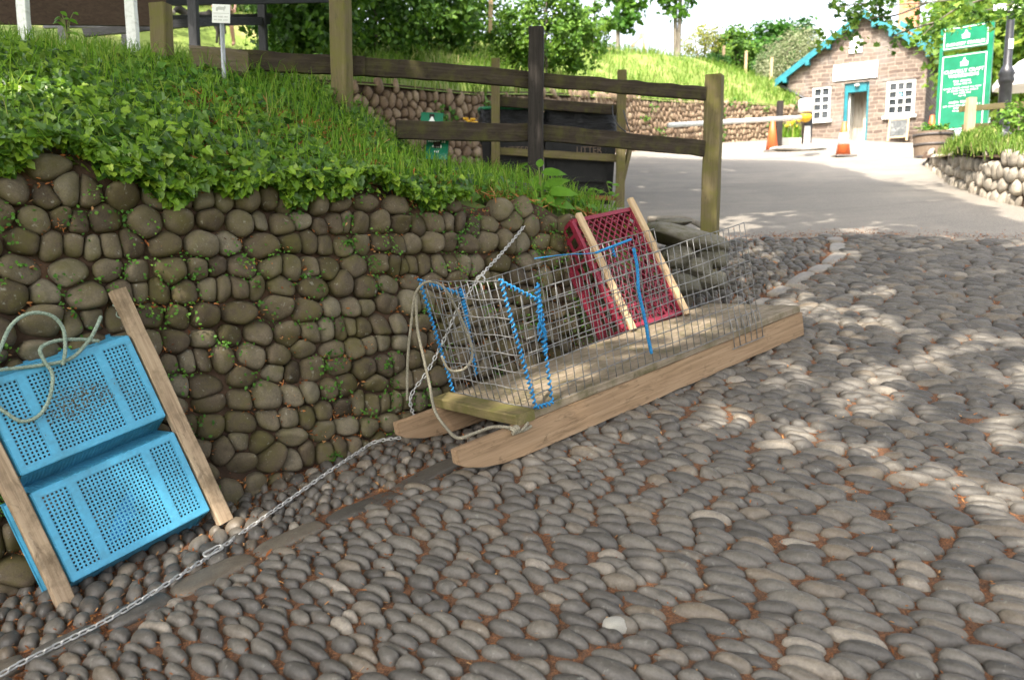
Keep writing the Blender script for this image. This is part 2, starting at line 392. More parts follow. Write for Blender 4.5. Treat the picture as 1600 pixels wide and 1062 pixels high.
def wob(x, y, s=1.0, k=0):
    return (np.sin(x * 2.1 * s + 1.3 + k) * np.cos(y * 1.7 * s + .4 * k) + .5 * np.sin(x * 4.7 * s + y * 3.9 * s + k) + .25 * np.sin(x * 9.1 * s - y * 8.3 * s + 2 * k))

# ---------------------------------------------------------------- setting materials
M_EARTH = simple('damp_earth', [(.025, .016, .01), (.055, .033, .02), (.10, .055, .032)], 9, rough=.95, bs_=.8, bd=.02)
def bed_mat():
    m, t, b, o = nt('litter_bed'); v = coords(t); f = noise(t, v, 170, 4, .75); n = noise(t, v, 26, 5, .7); l = noise(t, v, 2.2, 3, .6)
    c = ramp(t, [(.3, (.035, .02, .012)), (.47, (.13, .058, .026)), (.58, (.28, .115, .045)), (.72, (.42, .20, .08))], f)
    c = mixc(t, ramp(t, [(.42, (0, 0, 0)), (.68, (.8, .8, .8))], n), c, (.055, .04, .028))
    t.links.new(c, b.inputs['Base Color']); b.inputs['Roughness'].default_value = .95
    bump(t, b, mathn(t, 'ADD', f, n), .9, .008); return m
M_BED = bed_mat()
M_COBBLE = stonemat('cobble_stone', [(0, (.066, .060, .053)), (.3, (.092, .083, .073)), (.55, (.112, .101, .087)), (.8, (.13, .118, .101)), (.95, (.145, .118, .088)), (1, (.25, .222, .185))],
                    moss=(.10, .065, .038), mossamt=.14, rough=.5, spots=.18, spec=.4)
M_WALLSTONE = stonemat('wall_stone', [(0, (.062, .047, .032)), (.3, (.105, .081, .054)), (.55, (.13, .103, .070)), (.8, (.155, .128, .088)), (1, (.185, .16, .115))],
                       moss=(.07, .062, .014), mossamt=.55, rough=.75, spots=.3, spec=.2)
M_SUNSTONE = stonemat('pale_cobble', [(0, (.27, .24, .2)), (.5, (.36, .32, .27)), (1, (.44, .39, .32))], mossamt=.05, rough=.75, spots=.2)
M_REDSTONE = stonemat('brown_cobble', [(0, (.17, .115, .075)), (.5, (.25, .175, .115)), (1, (.33, .25, .17))], moss=(.12, .11, .035), mossamt=.2, rough=.8, spots=.15)
def asphalt_mat():
    m, t, b, o = nt('old_asphalt'); v = coords(t); f = noise(t, v, 90, 3, .7); n = noise(t, v, .9, 5, .65, .5); s = noise(t, coords(t, (.5, 2.2, 1)), 1.6, 4, .6)
    c = ramp(t, [(.3, (.13, .115, .098)), (.7, (.27, .245, .21))], f)
    c = mixc(t, ramp(t, [(.45, (0, 0, 0)), (.7, (.55, .55, .55))], n), c, (.31, .27, .22))
    c = mixc(t, ramp(t, [(.5, (0, 0, 0)), (.75, (.4, .4, .4))], s), c, (.12, .105, .09))
    t.links.new(c, b.inputs['Base Color']); b.inputs['Roughness'].default_value = .85; b.inputs['Specular IOR Level'].default_value = .25
    bump(t, b, f, .35, .006); return m
M_ASPHALT = asphalt_mat()
M_GRASSGROUND = simple('grassy_soil', [(.045, .05, .015), (.07, .10, .02), (.11, .15, .035), (.20, .17, .08)], 4, rough=.95, bs_=.8, bd=.04)
M_HILL = simple('rough_pasture', [(.06, .09, .015), (.12, .17, .03), (.17, .21, .05), (.30, .24, .11)], 1.1, rough=.95, bs_=.8, bd=.08, detail=8)
M_IVY = leafmat('ivy_leaf', [(0, (.018, .055, .008)), (.3, (.07, .16, .013)), (.7, (.20, .34, .025)), (1, (.36, .48, .06))], .3, .4, .4)
M_GRASS = leafmat('grass_blade', [(0, (.08, .19, .015)), (.6, (.19, .36, .03)), (.9, (.32, .43, .06)), (1, (.42, .35, .14))], .4, .55, .25)
M_HILLGRASS = leafmat('pasture_blade', [(0, (.08, .17, .02)), (.6, (.17, .28, .04)), (.85, (.28, .34, .08)), (1, (.42, .35, .17))], .4, .6, .2)
M_HERB = leafmat('small_herb', [(0, (.04, .12, .015)), (.6, (.10, .25, .03)), (1, (.22, .38, .06))], .4, .5, .25)
M_DRY = leafmat('dry_litter', [(0, (.12, .04, .016)), (.4, (.28, .095, .03)), (.75, (.42, .17, .055)), (1, (.55, .32, .14))], .15, .8, .1)
M_MOSS = leafmat('moss_tuft', [(0, (.05, .05, .008)), (1, (.14, .13, .02))], .2, .8, .1)

# ---------------------------------------------------------------- lane edges measured from the photograph
GUTTER = [hit(*p) for p in ((-190, 1130), (60, 1028), (200, 962), (400, 868), (560, 797), (700, 732), (1195, 470), (1247, 440), (1288, 416), (1306, 402), (1308, 384), (1306, 374))]
BORDER = [hit(*p) for p in ((900, 395), (1040, 386), (1130, 379), (1230, 372), (1320, 370), (1420, 371), (1490, 374), (1600, 379), (1800, 392))]
BORDER = [Vector((-3, BORDER[0].y + .2, 0))] + BORDER + [Vector((16, BORDER[-1].y - 1.5, 0))]
bx_ = np.array([p.x for p in BORDER]); by_ = np.array([p.y for p in BORDER])
def border_y(x): return np.interp(x, bx_, by_) + .03 * wob(np.asarray(x) * 3, np.asarray(x) * 0)
# ground sheet out to the horizon
xs = np.concatenate([np.linspace(-260, -32, 10), np.linspace(-30, 40, 60), np.linspace(44, 280, 10)]); ys = np.concatenate([np.linspace(-120, -12, 8), np.linspace(-10, 46, 60), np.linspace(50, 340, 10)])
X, Y = np.meshgrid(xs, ys, indexing='ij'); XX, YY = np.clip(X, -30, 38), np.clip(Y, -15, 46)
props(put('ground', grid_mesh('ground', X, Y, ground(XX, YY) - .14), M_GRASSGROUND), kind='structure')
# litter bed of the lane
xs = np.linspace(-6, 9, 150); X = np.repeat(xs[:, None], 110, 1); tt = np.linspace(0, 1, 110)[None]; Y = -1.5 + tt * (border_y(X) + .12 + 1.5)
props(put('lane_bed', grid_mesh('lane_bed', X, Y, ground(X, Y) + .004 * wob(X * 3, Y * 3) + .001), M_BED), kind='structure')
# asphalt road
xs = np.concatenate([np.linspace(-3, 12, 140), np.linspace(12.5, 26, 20)]); X = np.repeat(xs[:, None], 60, 1); tt = (np.linspace(0, 1, 60)[None]) ** 1.5; Y = border_y(X) + tt * (33 - border_y(X))
props(put('asphalt_road', grid_mesh('asphalt_road', X, Y, ground(X, Y) + np.where(tt < .001, -.01, .016)), M_ASPHALT), kind='structure')

# ---------------------------------------------------------------- cobbles
def lane_V(V): V = V.copy(); V[..., 2] += ground(V[..., 0], V[..., 1]) - .006; return V
WALLBASE = [Vector(p) for p in ((-4.67, .41, 0), (-3.17, 1.73, 0), (-1.28, 3.4, 0), (-.62, 3.97, 0), (.45, 4.93, 0), (1.0, 5.4, 0), (1.22, 5.68, 0), (1.28, 5.95, 0), (1.2, 6.3, 0))]
allV = []; allF = []; allS = []; allR = []; off0 = 0
def turn(C, off, a, cx, cy):
    R2 = np.array([[math.cos(a), -math.sin(a)], [math.sin(a), math.cos(a)]]); return C @ R2.T + np.array([cx, cy]), off @ R2.T
for side, seed in ((-1, 3), (1, 4)):
    if side < 0:
        C, off, g = cells(-5.2, 5.2, -4.6, 4.6, .0059, 0, 2.9, 2, .15, rows=.0435, p=6, seed=seed, ell=.85, relax=.18, wscale=lambda x, y: float(np.interp(x + y * .3, [-3, -1, 2], [.66, .9, 1.15])))
        C, off = turn(C, off, -.50, 2.0, 4.4)
    else: C, off, g = cells(-2.9, 3.2, 1.0, 7.2, .0052, -.95, 1.5, 6, .26, seed=seed, ell=.4)
    dg_, sd = polyline_dist(C, GUTTER); dw, sw = polyline_dist(C, WALLBASE)
    keep = (sd == side) & (dg_ > .078) & (C[:, 1] < border_y(C[:, 0]) - .02) & (sw < 0) & (C[:, 1] > 1.55)
    pr = C[:, 0] / np.maximum(C[:, 1], .5); keep &= (pr > -.95) & (pr < .85)
    V, F, S, R = dome_stones(C[keep], off[keep], g, .905 if side < 0 else .86, 1.22, .018, .040, 7, .5, .09, .05, .74, .88)
    allV.append(lane_V(V).reshape(-1, 3)); allF.append(F + off0); allS.append(S); allR.append(R); off0 += allV[-1].shape[0]
# long narrow stones of the gutter line
gs = []; 
def along(L, s):
    for a, b in zip(L[:-1], L[1:]):
        l = (b - a).length
        if s <= l: return a + (b - a) * (s / l), (b - a).normalized()
        s -= l
    return L[-1], (L[-1] - L[-2]).normalized()
gl = sum((b - a).length for a, b in zip(GUTTER[:-1], GUTTER[1:])); s = 0.0; CC = []; OO = []; gg = np.random.default_rng(5)
th = np.linspace(0, 2 * PI, 26, endpoint=False)
while s < gl:
    L = gg.uniform(.2, .42); p, d = along(GUTTER, min(s + L / 2, gl - .02)); dd = np.array([d.x, d.y]); nn_ = np.array([-d.y, d.x]); w = gg.uniform(.05, .07)
    e = 5.0; c_, s_ = np.cos(th), np.sin(th); r = (np.abs(c_ / (L * .5)) ** e + np.abs(s_ / w) ** e) ** (-1 / e)
    CC.append((p.x + gg.normal() * .008, p.y + gg.normal() * .008)); OO.append((r * c_)[:, None] * dd + (r * s_)[:, None] * nn_); s += L + .008
V, F, S, R = dome_stones(np.array(CC), np.array(OO), gg, .97, .5, .024, .03, 6, .3, .03, .06, .35, .5)
allV.append(lane_V(V).reshape(-1, 3)); allF.append(F + off0); allS.append(S); allR.append(np.where(np.arange(len(R)) > len(R) * .62, .97 + .03 * R, R))  # far gutter stones take the palest tones: worn stone with sunlight painted in
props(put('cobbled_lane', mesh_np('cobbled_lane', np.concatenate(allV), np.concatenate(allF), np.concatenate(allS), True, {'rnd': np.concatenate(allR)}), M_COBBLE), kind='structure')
# brown bud scales and needles lying in the joints
n = 60000; P = np.stack([RNG.uniform(-2.6, 5.8, n), RNG.uniform(1.6, 7.3, n) ** 1.0], 1)
dw, sw = polyline_dist(P, WALLBASE); dens = .5 + .5 * wob(P[:, 0] * .8, P[:, 1] * .8); k = (sw < 0) & (P[:, 1] < border_y(P[:, 0]) + .1) & (np.abs(P[:, 0]) < P[:, 1] * .8 + .3) & ((RNG.random(n) < .35 + .65 * dens) | (dw < .35)); P = P[k]
Pb_ = np.stack([RNG.uniform(.5, 6, 9000), np.zeros(9000)], 1); Pb_[:, 1] = border_y(Pb_[:, 0]) + RNG.normal(size=9000) * .16 - .08; Pg = np.array([along(GUTTER, s_)[0][:2] for s_ in RNG.uniform(.3, 6.2, 5000)]) + RNG.normal(size=(5000, 2)) * .09; Pw = np.array([along(WALLBASE, s_)[0][:2] for s_ in RNG.uniform(2.5, 7.0, 7000)]) + np.abs(RNG.normal(size=(7000, 1))) * .22 * np.array([[.66, -.75]]); P = np.concatenate([P, Pb_, Pg, Pw]); n = len(P)
P3 = np.concatenate([P, (ground(P[:, 0], P[:, 1]) + .006 + RNG.random(n) * .009 + .014 * (P[:, 1] > border_y(P[:, 0]) - .02))[:, None]], 1)
props(put('leaf_litter', leaf_mesh('leaf_litter', P3, np.array([0, 0, 1.0]) + RNG.normal(size=(n, 3)) * .35, np.where(RNG.random(n) < .004, RNG.uniform(.035, .06, n), RNG.uniform(.008, .026, n)), [(0, 0), (.12, .3), (.1, .8), (0, 1), (-.12, .7), (-.1, .3)], .3), M_DRY), kind='stuff')

# ---------------------------------------------------------------- near retaining wall of upright cobbles
wl = [0.0]
for a, b in zip(WALLBASE[:-1], WALLBASE[1:]): wl.append(wl[-1] + (b - a).length)
WB = np.array([(p.x, p.y) for p in WALLBASE]); WS = np.array(wl)
def wall_pt(s, h, out):
    """s along the wall, h height above datum z, out distance off the face"""
    ds = .12
    x, y = np.interp(s, WS, WB[:, 0]), np.interp(s, WS, WB[:, 1])
    tx, ty = np.interp(s + ds, WS, WB[:, 0]) - np.interp(s - ds, WS, WB[:, 0]), np.interp(s + ds, WS, WB[:, 1]) - np.interp(s - ds, WS, WB[:, 1])
    l = np.maximum(np.hypot(tx, ty), 1e-6); nx, ny = ty / l, -tx / l
    gb = ground(x, y); rel = np.maximum(h - gb, -.1); back = .17 * rel + .03 * wob(s * 1.1, h * 2) * (rel > 0)
    o = out - back
    return np.stack([x + nx * o, y + ny * o, h + out * .1], -1)
def wall_top(s): return np.interp(s, [0, 2.0, 3.6, 5.0, 5.9, 6.6, 7.0, 7.3, 7.7], [2.0, 1.98, 1.94, 1.88, 1.84, 1.78, 1.6, 1.42, 1.36]) + .03 * np.sin(s * 5) + .02 * np.sin(s * 13)
wall = thing('cobble_retaining_wall', 'dark mossy retaining wall of upright rounded cobbles under the ivy bank', 'wall', (-.62, 3.97, gz(-.62, 3.97)))
C, off, g = cells(.9, 7.6, -.1, 2.12, .0105, 0, 1.0, 2, .12, rows=.100, p=9, seed=9, ell=.38, relax=.06)
bs_g = ground(np.interp(C[:, 0], WS, WB[:, 0]), np.interp(C[:, 0], WS, WB[:, 1])); k = (C[:, 1] > bs_g - .03) & (C[:, 1] < wall_top(C[:, 0]) - .03)
V, F, S, R = dome_stones(C[k], off[k], g, .97, 1.05, .04, .08, 7, .35, .24, .11, .58, .76)
V = wall_pt(V[..., 0], V[..., 1], V[..., 2]).reshape(-1, 3)
put('stonework', mesh_np('stonework', V, F, S, True, {'rnd': R}), M_WALLSTONE, wall)
ss = np.linspace(0.3, 7.7, 150); X = np.repeat(ss[:, None], 14, 1); lo = ground(np.interp(ss, WS, WB[:, 0]), np.interp(ss, WS, WB[:, 1])) - .15
hh = lo[:, None] + (wall_top(ss) - lo)[:, None] * np.linspace(0, 1, 13)[None]; B = wall_pt(X[:, :13], hh, np.full_like(hh, -.004))
top = B[:, -1].copy(); top[:, 0] += -.4; top[:, 1] += .45; B = np.concatenate([B, top[:, None]], 1)
put('earth_core', grid_mesh('earth_core', B[..., 0], B[..., 1], B[..., 2]), M_EARTH, wall)
# creeping plants and dry litter in the wall joints
n0 = 210; s0 = RNG.uniform(1.6, 7.0, n0); base = ground(np.interp(s0, WS, WB[:, 0]), np.interp(s0, WS, WB[:, 1])); h0 = base + RNG.random(n0) ** .8 * (wall_top(s0) - base)
m = 26; s1 = np.repeat(s0, m) + RNG.normal(size=n0 * m) * .035; h1 = np.repeat(h0, m) - np.abs(RNG.normal(size=n0 * m)) * .05 + .01
P = wall_pt(s1, h1, .03 + RNG.random(n0 * m) * .05)
props(put('creeping_wall_plants', leaf_mesh('creeping_wall_plants', P, np.array([.55, -.7, .6]) + RNG.normal(size=(n0 * m, 3)) * .45, RNG.uniform(.009, .021, n0 * m), OVAL, .2, np.clip(np.repeat(RNG.random(n0), m) * .6 + RNG.random(n0 * m) * .4, 0, 1)), M_HERB), kind='stuff')
n0 = 330; s0 = RNG.uniform(1.6, 7.0, n0); base = ground(np.interp(s0, WS, WB[:, 0]), np.interp(s0, WS, WB[:, 1])); h0 = base + RNG.random(n0) * (wall_top(s0) - base)
m = 22; s1 = np.repeat(s0, m) + RNG.normal(size=n0 * m) * .05; h1 = np.repeat(h0, m) + RNG.normal(size=n0 * m) * .012
P = wall_pt(s1, h1, .005 + RNG.random(n0 * m) * .04)
props(put('wall_litter', leaf_mesh('wall_litter', P, np.array([.4, -.5, .8]) + RNG.normal(size=(n0 * m, 3)) * .5, RNG.uniform(.008, .028, n0 * m), LANCE, .2), M_DRY), kind='stuff')

# ---------------------------------------------------------------- earth bank above the wall
ss = np.linspace(.3, 7.7, 120); vv = np.linspace(0, 1, 46)[None]
T = wall_pt(ss, wall_top(ss) - .03, np.full_like(ss, -.02))
vmax = np.interp(T[:, 0], [-1.7, -.5, 1.3], [9.2, 3.0, 1.0])[:, None]
X = T[:, :1] - .45 * vv ** 1.3 * vmax; Y = T[:, 1:2] + .9 * vv ** 1.3 * vmax
ZZ = upper(X, Y) + .03 * wob(X * 2, Y * 2); ZZ[:, 0] = T[:, 2]; ZZ[:, -1] = ground(X[:, -1], Y[:, -1]) - .3
props(put('earth_bank', grid_mesh('earth_bank', X, Y, ZZ), M_GRASSGROUND), kind='structure')
BANKCLEAR = [(-.57, 5.55, .34)]
def on_bank(n, vlo, vhi, s_lo=.5, s_hi=7.6):
    s = RNG.uniform(s_lo, s_hi, n); v = RNG.uniform(vlo, vhi, n); T = wall_pt(s, wall_top(s) - .03, np.full(n, -.02))
    vm = np.interp(T[:, 0], [-1.7, -.5, 1.3], [9.2, 3.0, 1.0]); vm = np.minimum(v, vm * .95)
    x = T[:, 0] - .45 * vm; y = T[:, 1] + .9 * vm; ok = np.ones(n, bool)
    for (cx, cy, r) in BANKCLEAR: ok &= ((x - cx) / r) ** 2 + ((y - cy) / (r * 1.4)) ** 2 > 1 + .3 * RNG.normal(size=n)
    x, y, s, vm = x[ok], y[ok], s[ok], vm[ok]; return np.stack([x, y, upper(x, y)], 1), s, vm
# ivy
P, s, v = on_bank(34000, -.02, 2.3, .6, 6.4); keep = RNG.random(len(P)) < np.clip(1.25 - .45 * (v > 1.4) - np.clip((s - 4.6) / 1.7, 0, .92) + .2 * wob(s * 1.2, v * 2), 0, 1)
P, s, v = P[keep], s[keep], v[keep]; n = len(P); P = P + np.array([.3, -.35, .5]) * (RNG.random((n, 1)) * .15 * np.clip(1.1 + .6 * wob(P[:, :1], P[:, 1:2] * 1.5), .2, 2))
s2 = RNG.uniform(1, 6.0, 9000); hang = np.clip(.11 + .05 * wob(s2 * 1.3, s2 * .7) + .07 * np.sin(s2 * 9) + .05 * np.sin(s2 * 23), .03, .5) * np.interp(s2, [1, 4.6, 6], [1.15, .8, .4]); d2 = RNG.random(9000) * hang
P2 = wall_pt(s2, wall_top(s2) + .04 - d2, .03 + RNG.random(9000) * .09)
P = np.concatenate([P, P2]); n = len(P); N = np.array([.45, -.6, .75]) + RNG.normal(size=(n, 3)) * .42
tip = np.array([.3, -.35, -.7]) + RNG.normal(size=(n, 3)) * .7
props(put('ivy_cover', leaf_mesh('ivy_cover', P, N, RNG.uniform(.022, .056, n), IVY, .25, np.clip(RNG.beta(1.8, 2.2, n), 0, 1), tip=tip), M_IVY), kind='stuff')
# grass on the bank, thicker towards its right end and along the fence
P, s, v = on_bank(26000, .0, 2.6, 1.0, 7.6); k = RNG.random(len(P)) < np.clip(.12 + .75 * np.clip((s - 4.2) / 1.5, 0, 1) + .55 * (v > 1.5) + .12 * wob(P[:, 0] * 2, P[:, 1] * 2), 0, 1); P = P[k]
P4, s4, v4 = on_bank(14000, 2.4, 7.5, .3, 5.2); P = np.concatenate([P, P4]); n = len(P)
props(put('bank_grass', blade_mesh('bank_grass', P, RNG.uniform(.06, .24, n), RNG.uniform(.15, .9, n), .0032, np.clip(RNG.beta(2, 2, n), 0, 1)), M_GRASS), kind='stuff')
P, s, v = on_bank(9000, .0, 1.8, 4.2, 7.5); n = len(P); P = P + RNG.normal(size=(n, 3)) * .03 + np.array([0, 0, .05])
props(put('bank_herbs', leaf_mesh('bank_herbs', P, np.array([.3, -.4, .8]) + RNG.normal(size=(n, 3)) * .5, RNG.uniform(.02, .055, n), OVAL, .2), M_HERB), kind='stuff')
P, s, v = on_bank(5000, .0, 1.0, 4.6, 7.4); n = len(P); 
props(put('bank_dry_stalks', leaf_mesh('bank_dry_stalks', P + np.array([.02, -.03, .04]), np.array([.3, -.4, .8]) + RNG.normal(size=(n, 3)) * .5, RNG.uniform(.03, .09, n), [(0, 0), (.05, .3), (.04, .8), (0, 1), (-.05, .7), (-.04, .3)], .2), M_DRY), kind='stuff')

# ---------------------------------------------------------------- grassy hillside behind
HW = [Vector(p) for p in ((-16, 8.2, 0), (-4.5, 9.9, 0), (-2.2, 11.9, 0), (-.6, 13.5, 0), (2.8, 20, 0), (6, 24, 0), (9.2, 26.8, 0), (10.2, 29.0, 0), (11.5, 36, 0))]
hl = [0.0]
for a, b in zip(HW[:-1], HW[1:]): hl.append(hl[-1] + (b - a).length)
hs = np.array(hl); HX = np.array([p.x for p in HW]); HY = np.array([p.y for p in HW])
u = np.linspace(0, hs[-1], 130); v = (np.linspace(0, 1, 70)[None]) ** 1.4 * 34
X = np.interp(u, hs, HX)[:, None] - .55 * (v + .05); Y = np.interp(u, hs, HY)[:, None] + .83 * (v + .05)
ZZ = upper(np.clip(X, -16, 14), np.clip(Y, 0, 42)) + .07 * wob(X * .7, Y * .7) * np.minimum(v, 1)
props(put('grassy_hillside', grid_mesh('grassy_hillside', X, Y, ZZ), M_HILL), kind='structure')
n = 42000; uu = RNG.uniform(hs[1] * .75, hs[-1], n); v_ = RNG.random(n) ** 1.3 * 17
x = np.interp(uu, hs, HX) - .55 * (v_ + .1); y = np.interp(uu, hs, HY) + .83 * (v_ + .1); k = wob(x * .8, y * .5) > -.75 + RNG.normal(size=n) * .35
x, y = x[k], y[k]; n = len(x); P = np.stack([x, y, upper(x, y) - .02], 1)
props(put('hillside_grass', blade_mesh('hillside_grass', P, RNG.uniform(.12, .34, n) * np.where(x < -3.5, .4, 1), RNG.uniform(.3, 1.0, n), .010, np.clip(RNG.beta(2, 2, n) + .15 * wob(x, y), 0, 1)), M_HILLGRASS), kind='stuff')
# far retaining wall below the hillside
fw = thing('hillside_retaining_wall', 'long brown cobble wall holding the sunny grass slope behind the barrier', 'wall', (2.8, 20, gz(2.8, 20)))
def far_pt(s, h, out):
    x, y = np.interp(s, hs, HX), np.interp(s, hs, HY); ds = .3
    tx, ty = np.interp(s + ds, hs, HX) - np.interp(s - ds, hs, HX), np.interp(s + ds, hs, HY) - np.interp(s - ds, hs, HY); l = np.hypot(tx, ty)
    o = out - .08 * h
    return np.stack([x + ty / l * o, y - tx / l * o, ground(x, y) - .15 + h], -1)
def far_top(s): x, y = np.interp(s, hs, HX), np.interp(s, hs, HY); return upper(x - .03, y + .05) - ground(x, y) + .2
C, off, g = cells(hs[1], hs[7], .0, 1.6, .021, PI / 2, 1.5, 2, .15, rows=.14, p=9, M=12, seed=21)
k = C[:, 1] < far_top(C[:, 0]) - .04
V, F, S, R = dome_stones(C[k], off[k], g, .93, .9, .03, .08, 4, .3, .12, .05, .5, .75)
put('stonework', mesh_np('far_stonework', far_pt(V[..., 0], V[..., 1], V[..., 2]).reshape(-1, 3), F, S, True, {'rnd': R}), M_REDSTONE, fw)
ss = np.linspace(hs[1] - 3, hs[-1], 90); tp = far_top(ss); hh = tp[:, None] * np.linspace(0, 1, 5)[None]; B = far_pt(np.repeat(ss[:, None], 5, 1), hh, np.zeros_like(hh)); 
bk = B[:, -1].copy(); bk[:, 0] -= .3; bk[:, 1] += .4; bk[:, 2] -= .03; B = np.concatenate([B, bk[:, None]], 1)
put('earth_core', grid_mesh('far_core', B[..., 0], B[..., 1], B[..., 2]), M_EARTH, fw)
n = 900; s = RNG.uniform(hs[1], hs[7], n); c = RNG.integers(0, n // 18, n); s = s[c] + RNG.normal(size=n) * .12; h = (RNG.random(n) * far_top(s))[c] + RNG.normal(size=n) * .1
props(put('far_wall_plants', leaf_mesh('far_wall_plants', far_pt(s, h, np.full(n, .08)), np.array([.5, -.7, .5]) + RNG.normal(size=(n, 3)) * .5, RNG.uniform(.05, .11, n), OVAL), M_HERB), kind='stuff')
# ---------------------------------------------------------------- materials of the sledges
M_RUNNER = wood('sawn_softwood', (.15, .095, .053), (.28, .185, .11), (.37, .26, .165))
M_DECK = wood('weathered_deck', (.12, .092, .062), (.22, .175, .125), (.31, .255, .19), moss=(.07, .065, .02), mossamt=.15)
M_MOSSBOARD = wood('green_board', (.09, .07, .035), (.17, .13, .065), (.24, .185, .10), moss=(.10, .095, .025), mossamt=.4)
M_SLAT = wood('pale_batten', (.26, .17, .09), (.45, .32, .19), (.58, .44, .28))
M_OLDSLAT = wood('grubby_batten', (.16, .11, .07), (.33, .24, .155), (.46, .36, .25), moss=(.10, .07, .04), mossamt=.1)
M_WIRE = simple('galvanised_wire', [(.09, .085, .08), (.19, .185, .18), (.28, .28, .27)], 40, rough=.5, bs_=.2, metal=.35, spec=.5)
M_TWINE = simple('blue_twine', [(.01, .09, .24), (.02, .19, .42), (.06, .30, .52)], 120, rough=.8, bs_=.8, bd=.002)
M_ROPE = simple('grey_rope', [(.12, .105, .075), (.24, .215, .16), (.34, .31, .24)], 160, rough=.9, bs_=1, bd=.002)
M_GREENROPE = simple('greenish_rope', [(.10, .14, .11), (.22, .28, .22), (.36, .41, .33)], 160, rough=.9, bs_=1, bd=.002)
M_CHAIN = simple('zinc_chain', [(.26, .25, .23), (.44, .43, .41), (.58, .57, .55)], 60, rough=.42, bs_=.3, metal=.45, spec=.5)
M_RUST = simple('rusty_steel', [(.16, .06, .025), (.30, .12, .05)], 50, rough=.8)
def plastic(name, col, dirt, amt=.35, rough=.42):
    m, t, b, o = nt(name); v = coords(t); n = noise(t, v, 7, 6, .7, .3); f = noise(t, v, 60, 3, .6)
    c = mixc(t, ramp(t, [(.55 - amt * .2, (0, 0, 0)), (.8, (.8, .8, .8))], n), col, dirt)
    c = mixc(t, .3, c, ramp(t, [(.3, (.55, .55, .55)), (.7, (1.1, 1.1, 1.1))], f), 'MULTIPLY')
    sc_ = noise(t, coords(t, (5, 46, 20)), 2.5, 4, .7, .8); c = mixc(t, ramp(t, [(.6, (0, 0, 0)), (.7, (.4, .4, .4))], sc_), c, tuple(min(1, x * 1.2 + .12) for x in col))
    t.links.new(c, b.inputs['Base Color']); b.inputs['Roughness'].default_value = rough; b.inputs['Specular IOR Level'].default_value = .4
    bump(t, b, f, .15, .002); return m
M_BLUE = plastic('blue_crate_plastic', (.065, .31, .475), (.05, .16, .21), .4)
M_RED = plastic('red_crate_plastic', (.215, .017, .036), (.10, .026, .03), .35)
M_PURPLE = plastic('violet_label_plastic', (.07, .05, .28), (.05, .03, .1), .2)
M_DARKDIRT = simple('dark_residue', [(.07, .055, .03), (.16, .12, .05)], 30, rough=.95)

def helix(pts, R, turns, n=7):
    """a cord wound round the line through pts"""
    P = [Vector(p) for p in pts]; out = []; tot = [0.0]
    for a, b in zip(P[:-1], P[1:]): tot.append(tot[-1] + (b - a).length)
    N = int(turns * n)
    for i in range(N + 1):
        s = tot[-1] * i / N; k = max(j for j in range(len(tot)) if tot[j] <= s + 1e-9); k = min(k, len(P) - 2)
        a, b = P[k], P[k + 1]; d = (b - a).normalized(); p = a + d * (s - tot[k]); u = d.orthogonal().normalized(); v = d.cross(u); th = 2 * PI * i / n
        out.append(p + (u * math.cos(th) + v * math.sin(th)) * R * random.uniform(.8, 1.25))
    return out
def smooth(pts, n=10, closed=False):
    P = [Vector(p) for p in pts]; out = []; m = len(P)
    for i in range(m - 1):
        p0, p1, p2, p3 = P[max(i - 1, 0)], P[i], P[i + 1], P[min(i + 2, m - 1)]
        for k in range(n):
            t = k / n
            out.append(.5 * ((2 * p1) + (p2 - p0) * t + (2 * p0 - 5 * p1 + 4 * p2 - p3) * t * t + (3 * p1 - p0 - 3 * p2 + p3) * t ** 3))
    out.append(P[-1]); return out
def rope_mb(mb, pts, R, lay=.028):
    """three strands laid round each other"""
    P = smooth(pts, 14); tot = 0; S = [0.0]
    for a, b in zip(P[:-1], P[1:]): tot += (b - a).length; S.append(tot)
    N = max(8, int(tot / .006)); u = None
    core = []
    for i in range(N + 1):
        s = tot * i / N; k = min(max(0, int(np.searchsorted(S, s) - 1)), len(P) - 2); f = (s - S[k]) / max(1e-9, S[k + 1] - S[k]); core.append(P[k].lerp(P[k + 1], min(1, f)))
    for q in range(3):
        out = []; u = None
        for i, p in enumerate(core):
            d = (core[min(i + 1, N)] - core[max(i - 1, 0)]).normalized()
            u = d.orthogonal().normalized() if u is None else (u - d * u.dot(d)).normalized()
            v = d.cross(u); th = 2 * PI * (tot * i / N / lay + q / 3); out.append(p + (u * math.cos(th) + v * math.sin(th)) * R * .52)
        mb.tube(out, R * .56, 5)

# ---------------------------------------------------------------- main sledge lying on the cobbles
LIFT = .028
P1 = hit(832, 707, LIFT); P2 = hit(1257, 523, LIFT)
ax = (P2 - P1).normalized()
gn = Vector((-.07, -.2, 1)).normalized(); gn = (gn - ax * gn.dot(ax)).normalized(); ay = gn.cross(ax)
ROLL = .15; gn = (gn * math.cos(ROLL) + ay * math.sin(ROLL)).normalized(); ay = gn.cross(ax)
RH = .135
def slide(target_px, start, h, lo=-1.5, hi=1.0):
    for _ in range(40):
        m = (lo + hi) / 2
        if proj(start + ax * m + gn * h)[0] < target_px: lo = m
        else: hi = m
    return (lo + hi) / 2
t0 = slide(714, P1, RH)
O = P1 + ax * t0
SM = Matrix((ax, ay, gn)).transposed().to_4x4(); SM.translation = O
SMI = SM.inverted()
SL = (P2 - O).length
def S(x, y, z): return SM @ Vector((x, y, z))
def on_plane(px, py, axis, val):
    """where the sight line through a pixel meets the sledge's own plane local[axis] = val"""
    o = SMI @ Vector((0, 0, EYE)); d = (SMI.to_3x3() @ ray(px, py)); t = (val - o[axis]) / d[axis]; return o + d * t
lt = on_plane(600, 683, 2, .04); SWD = max(.36, min(.6, lt.y)) + .05
LX = lt.x
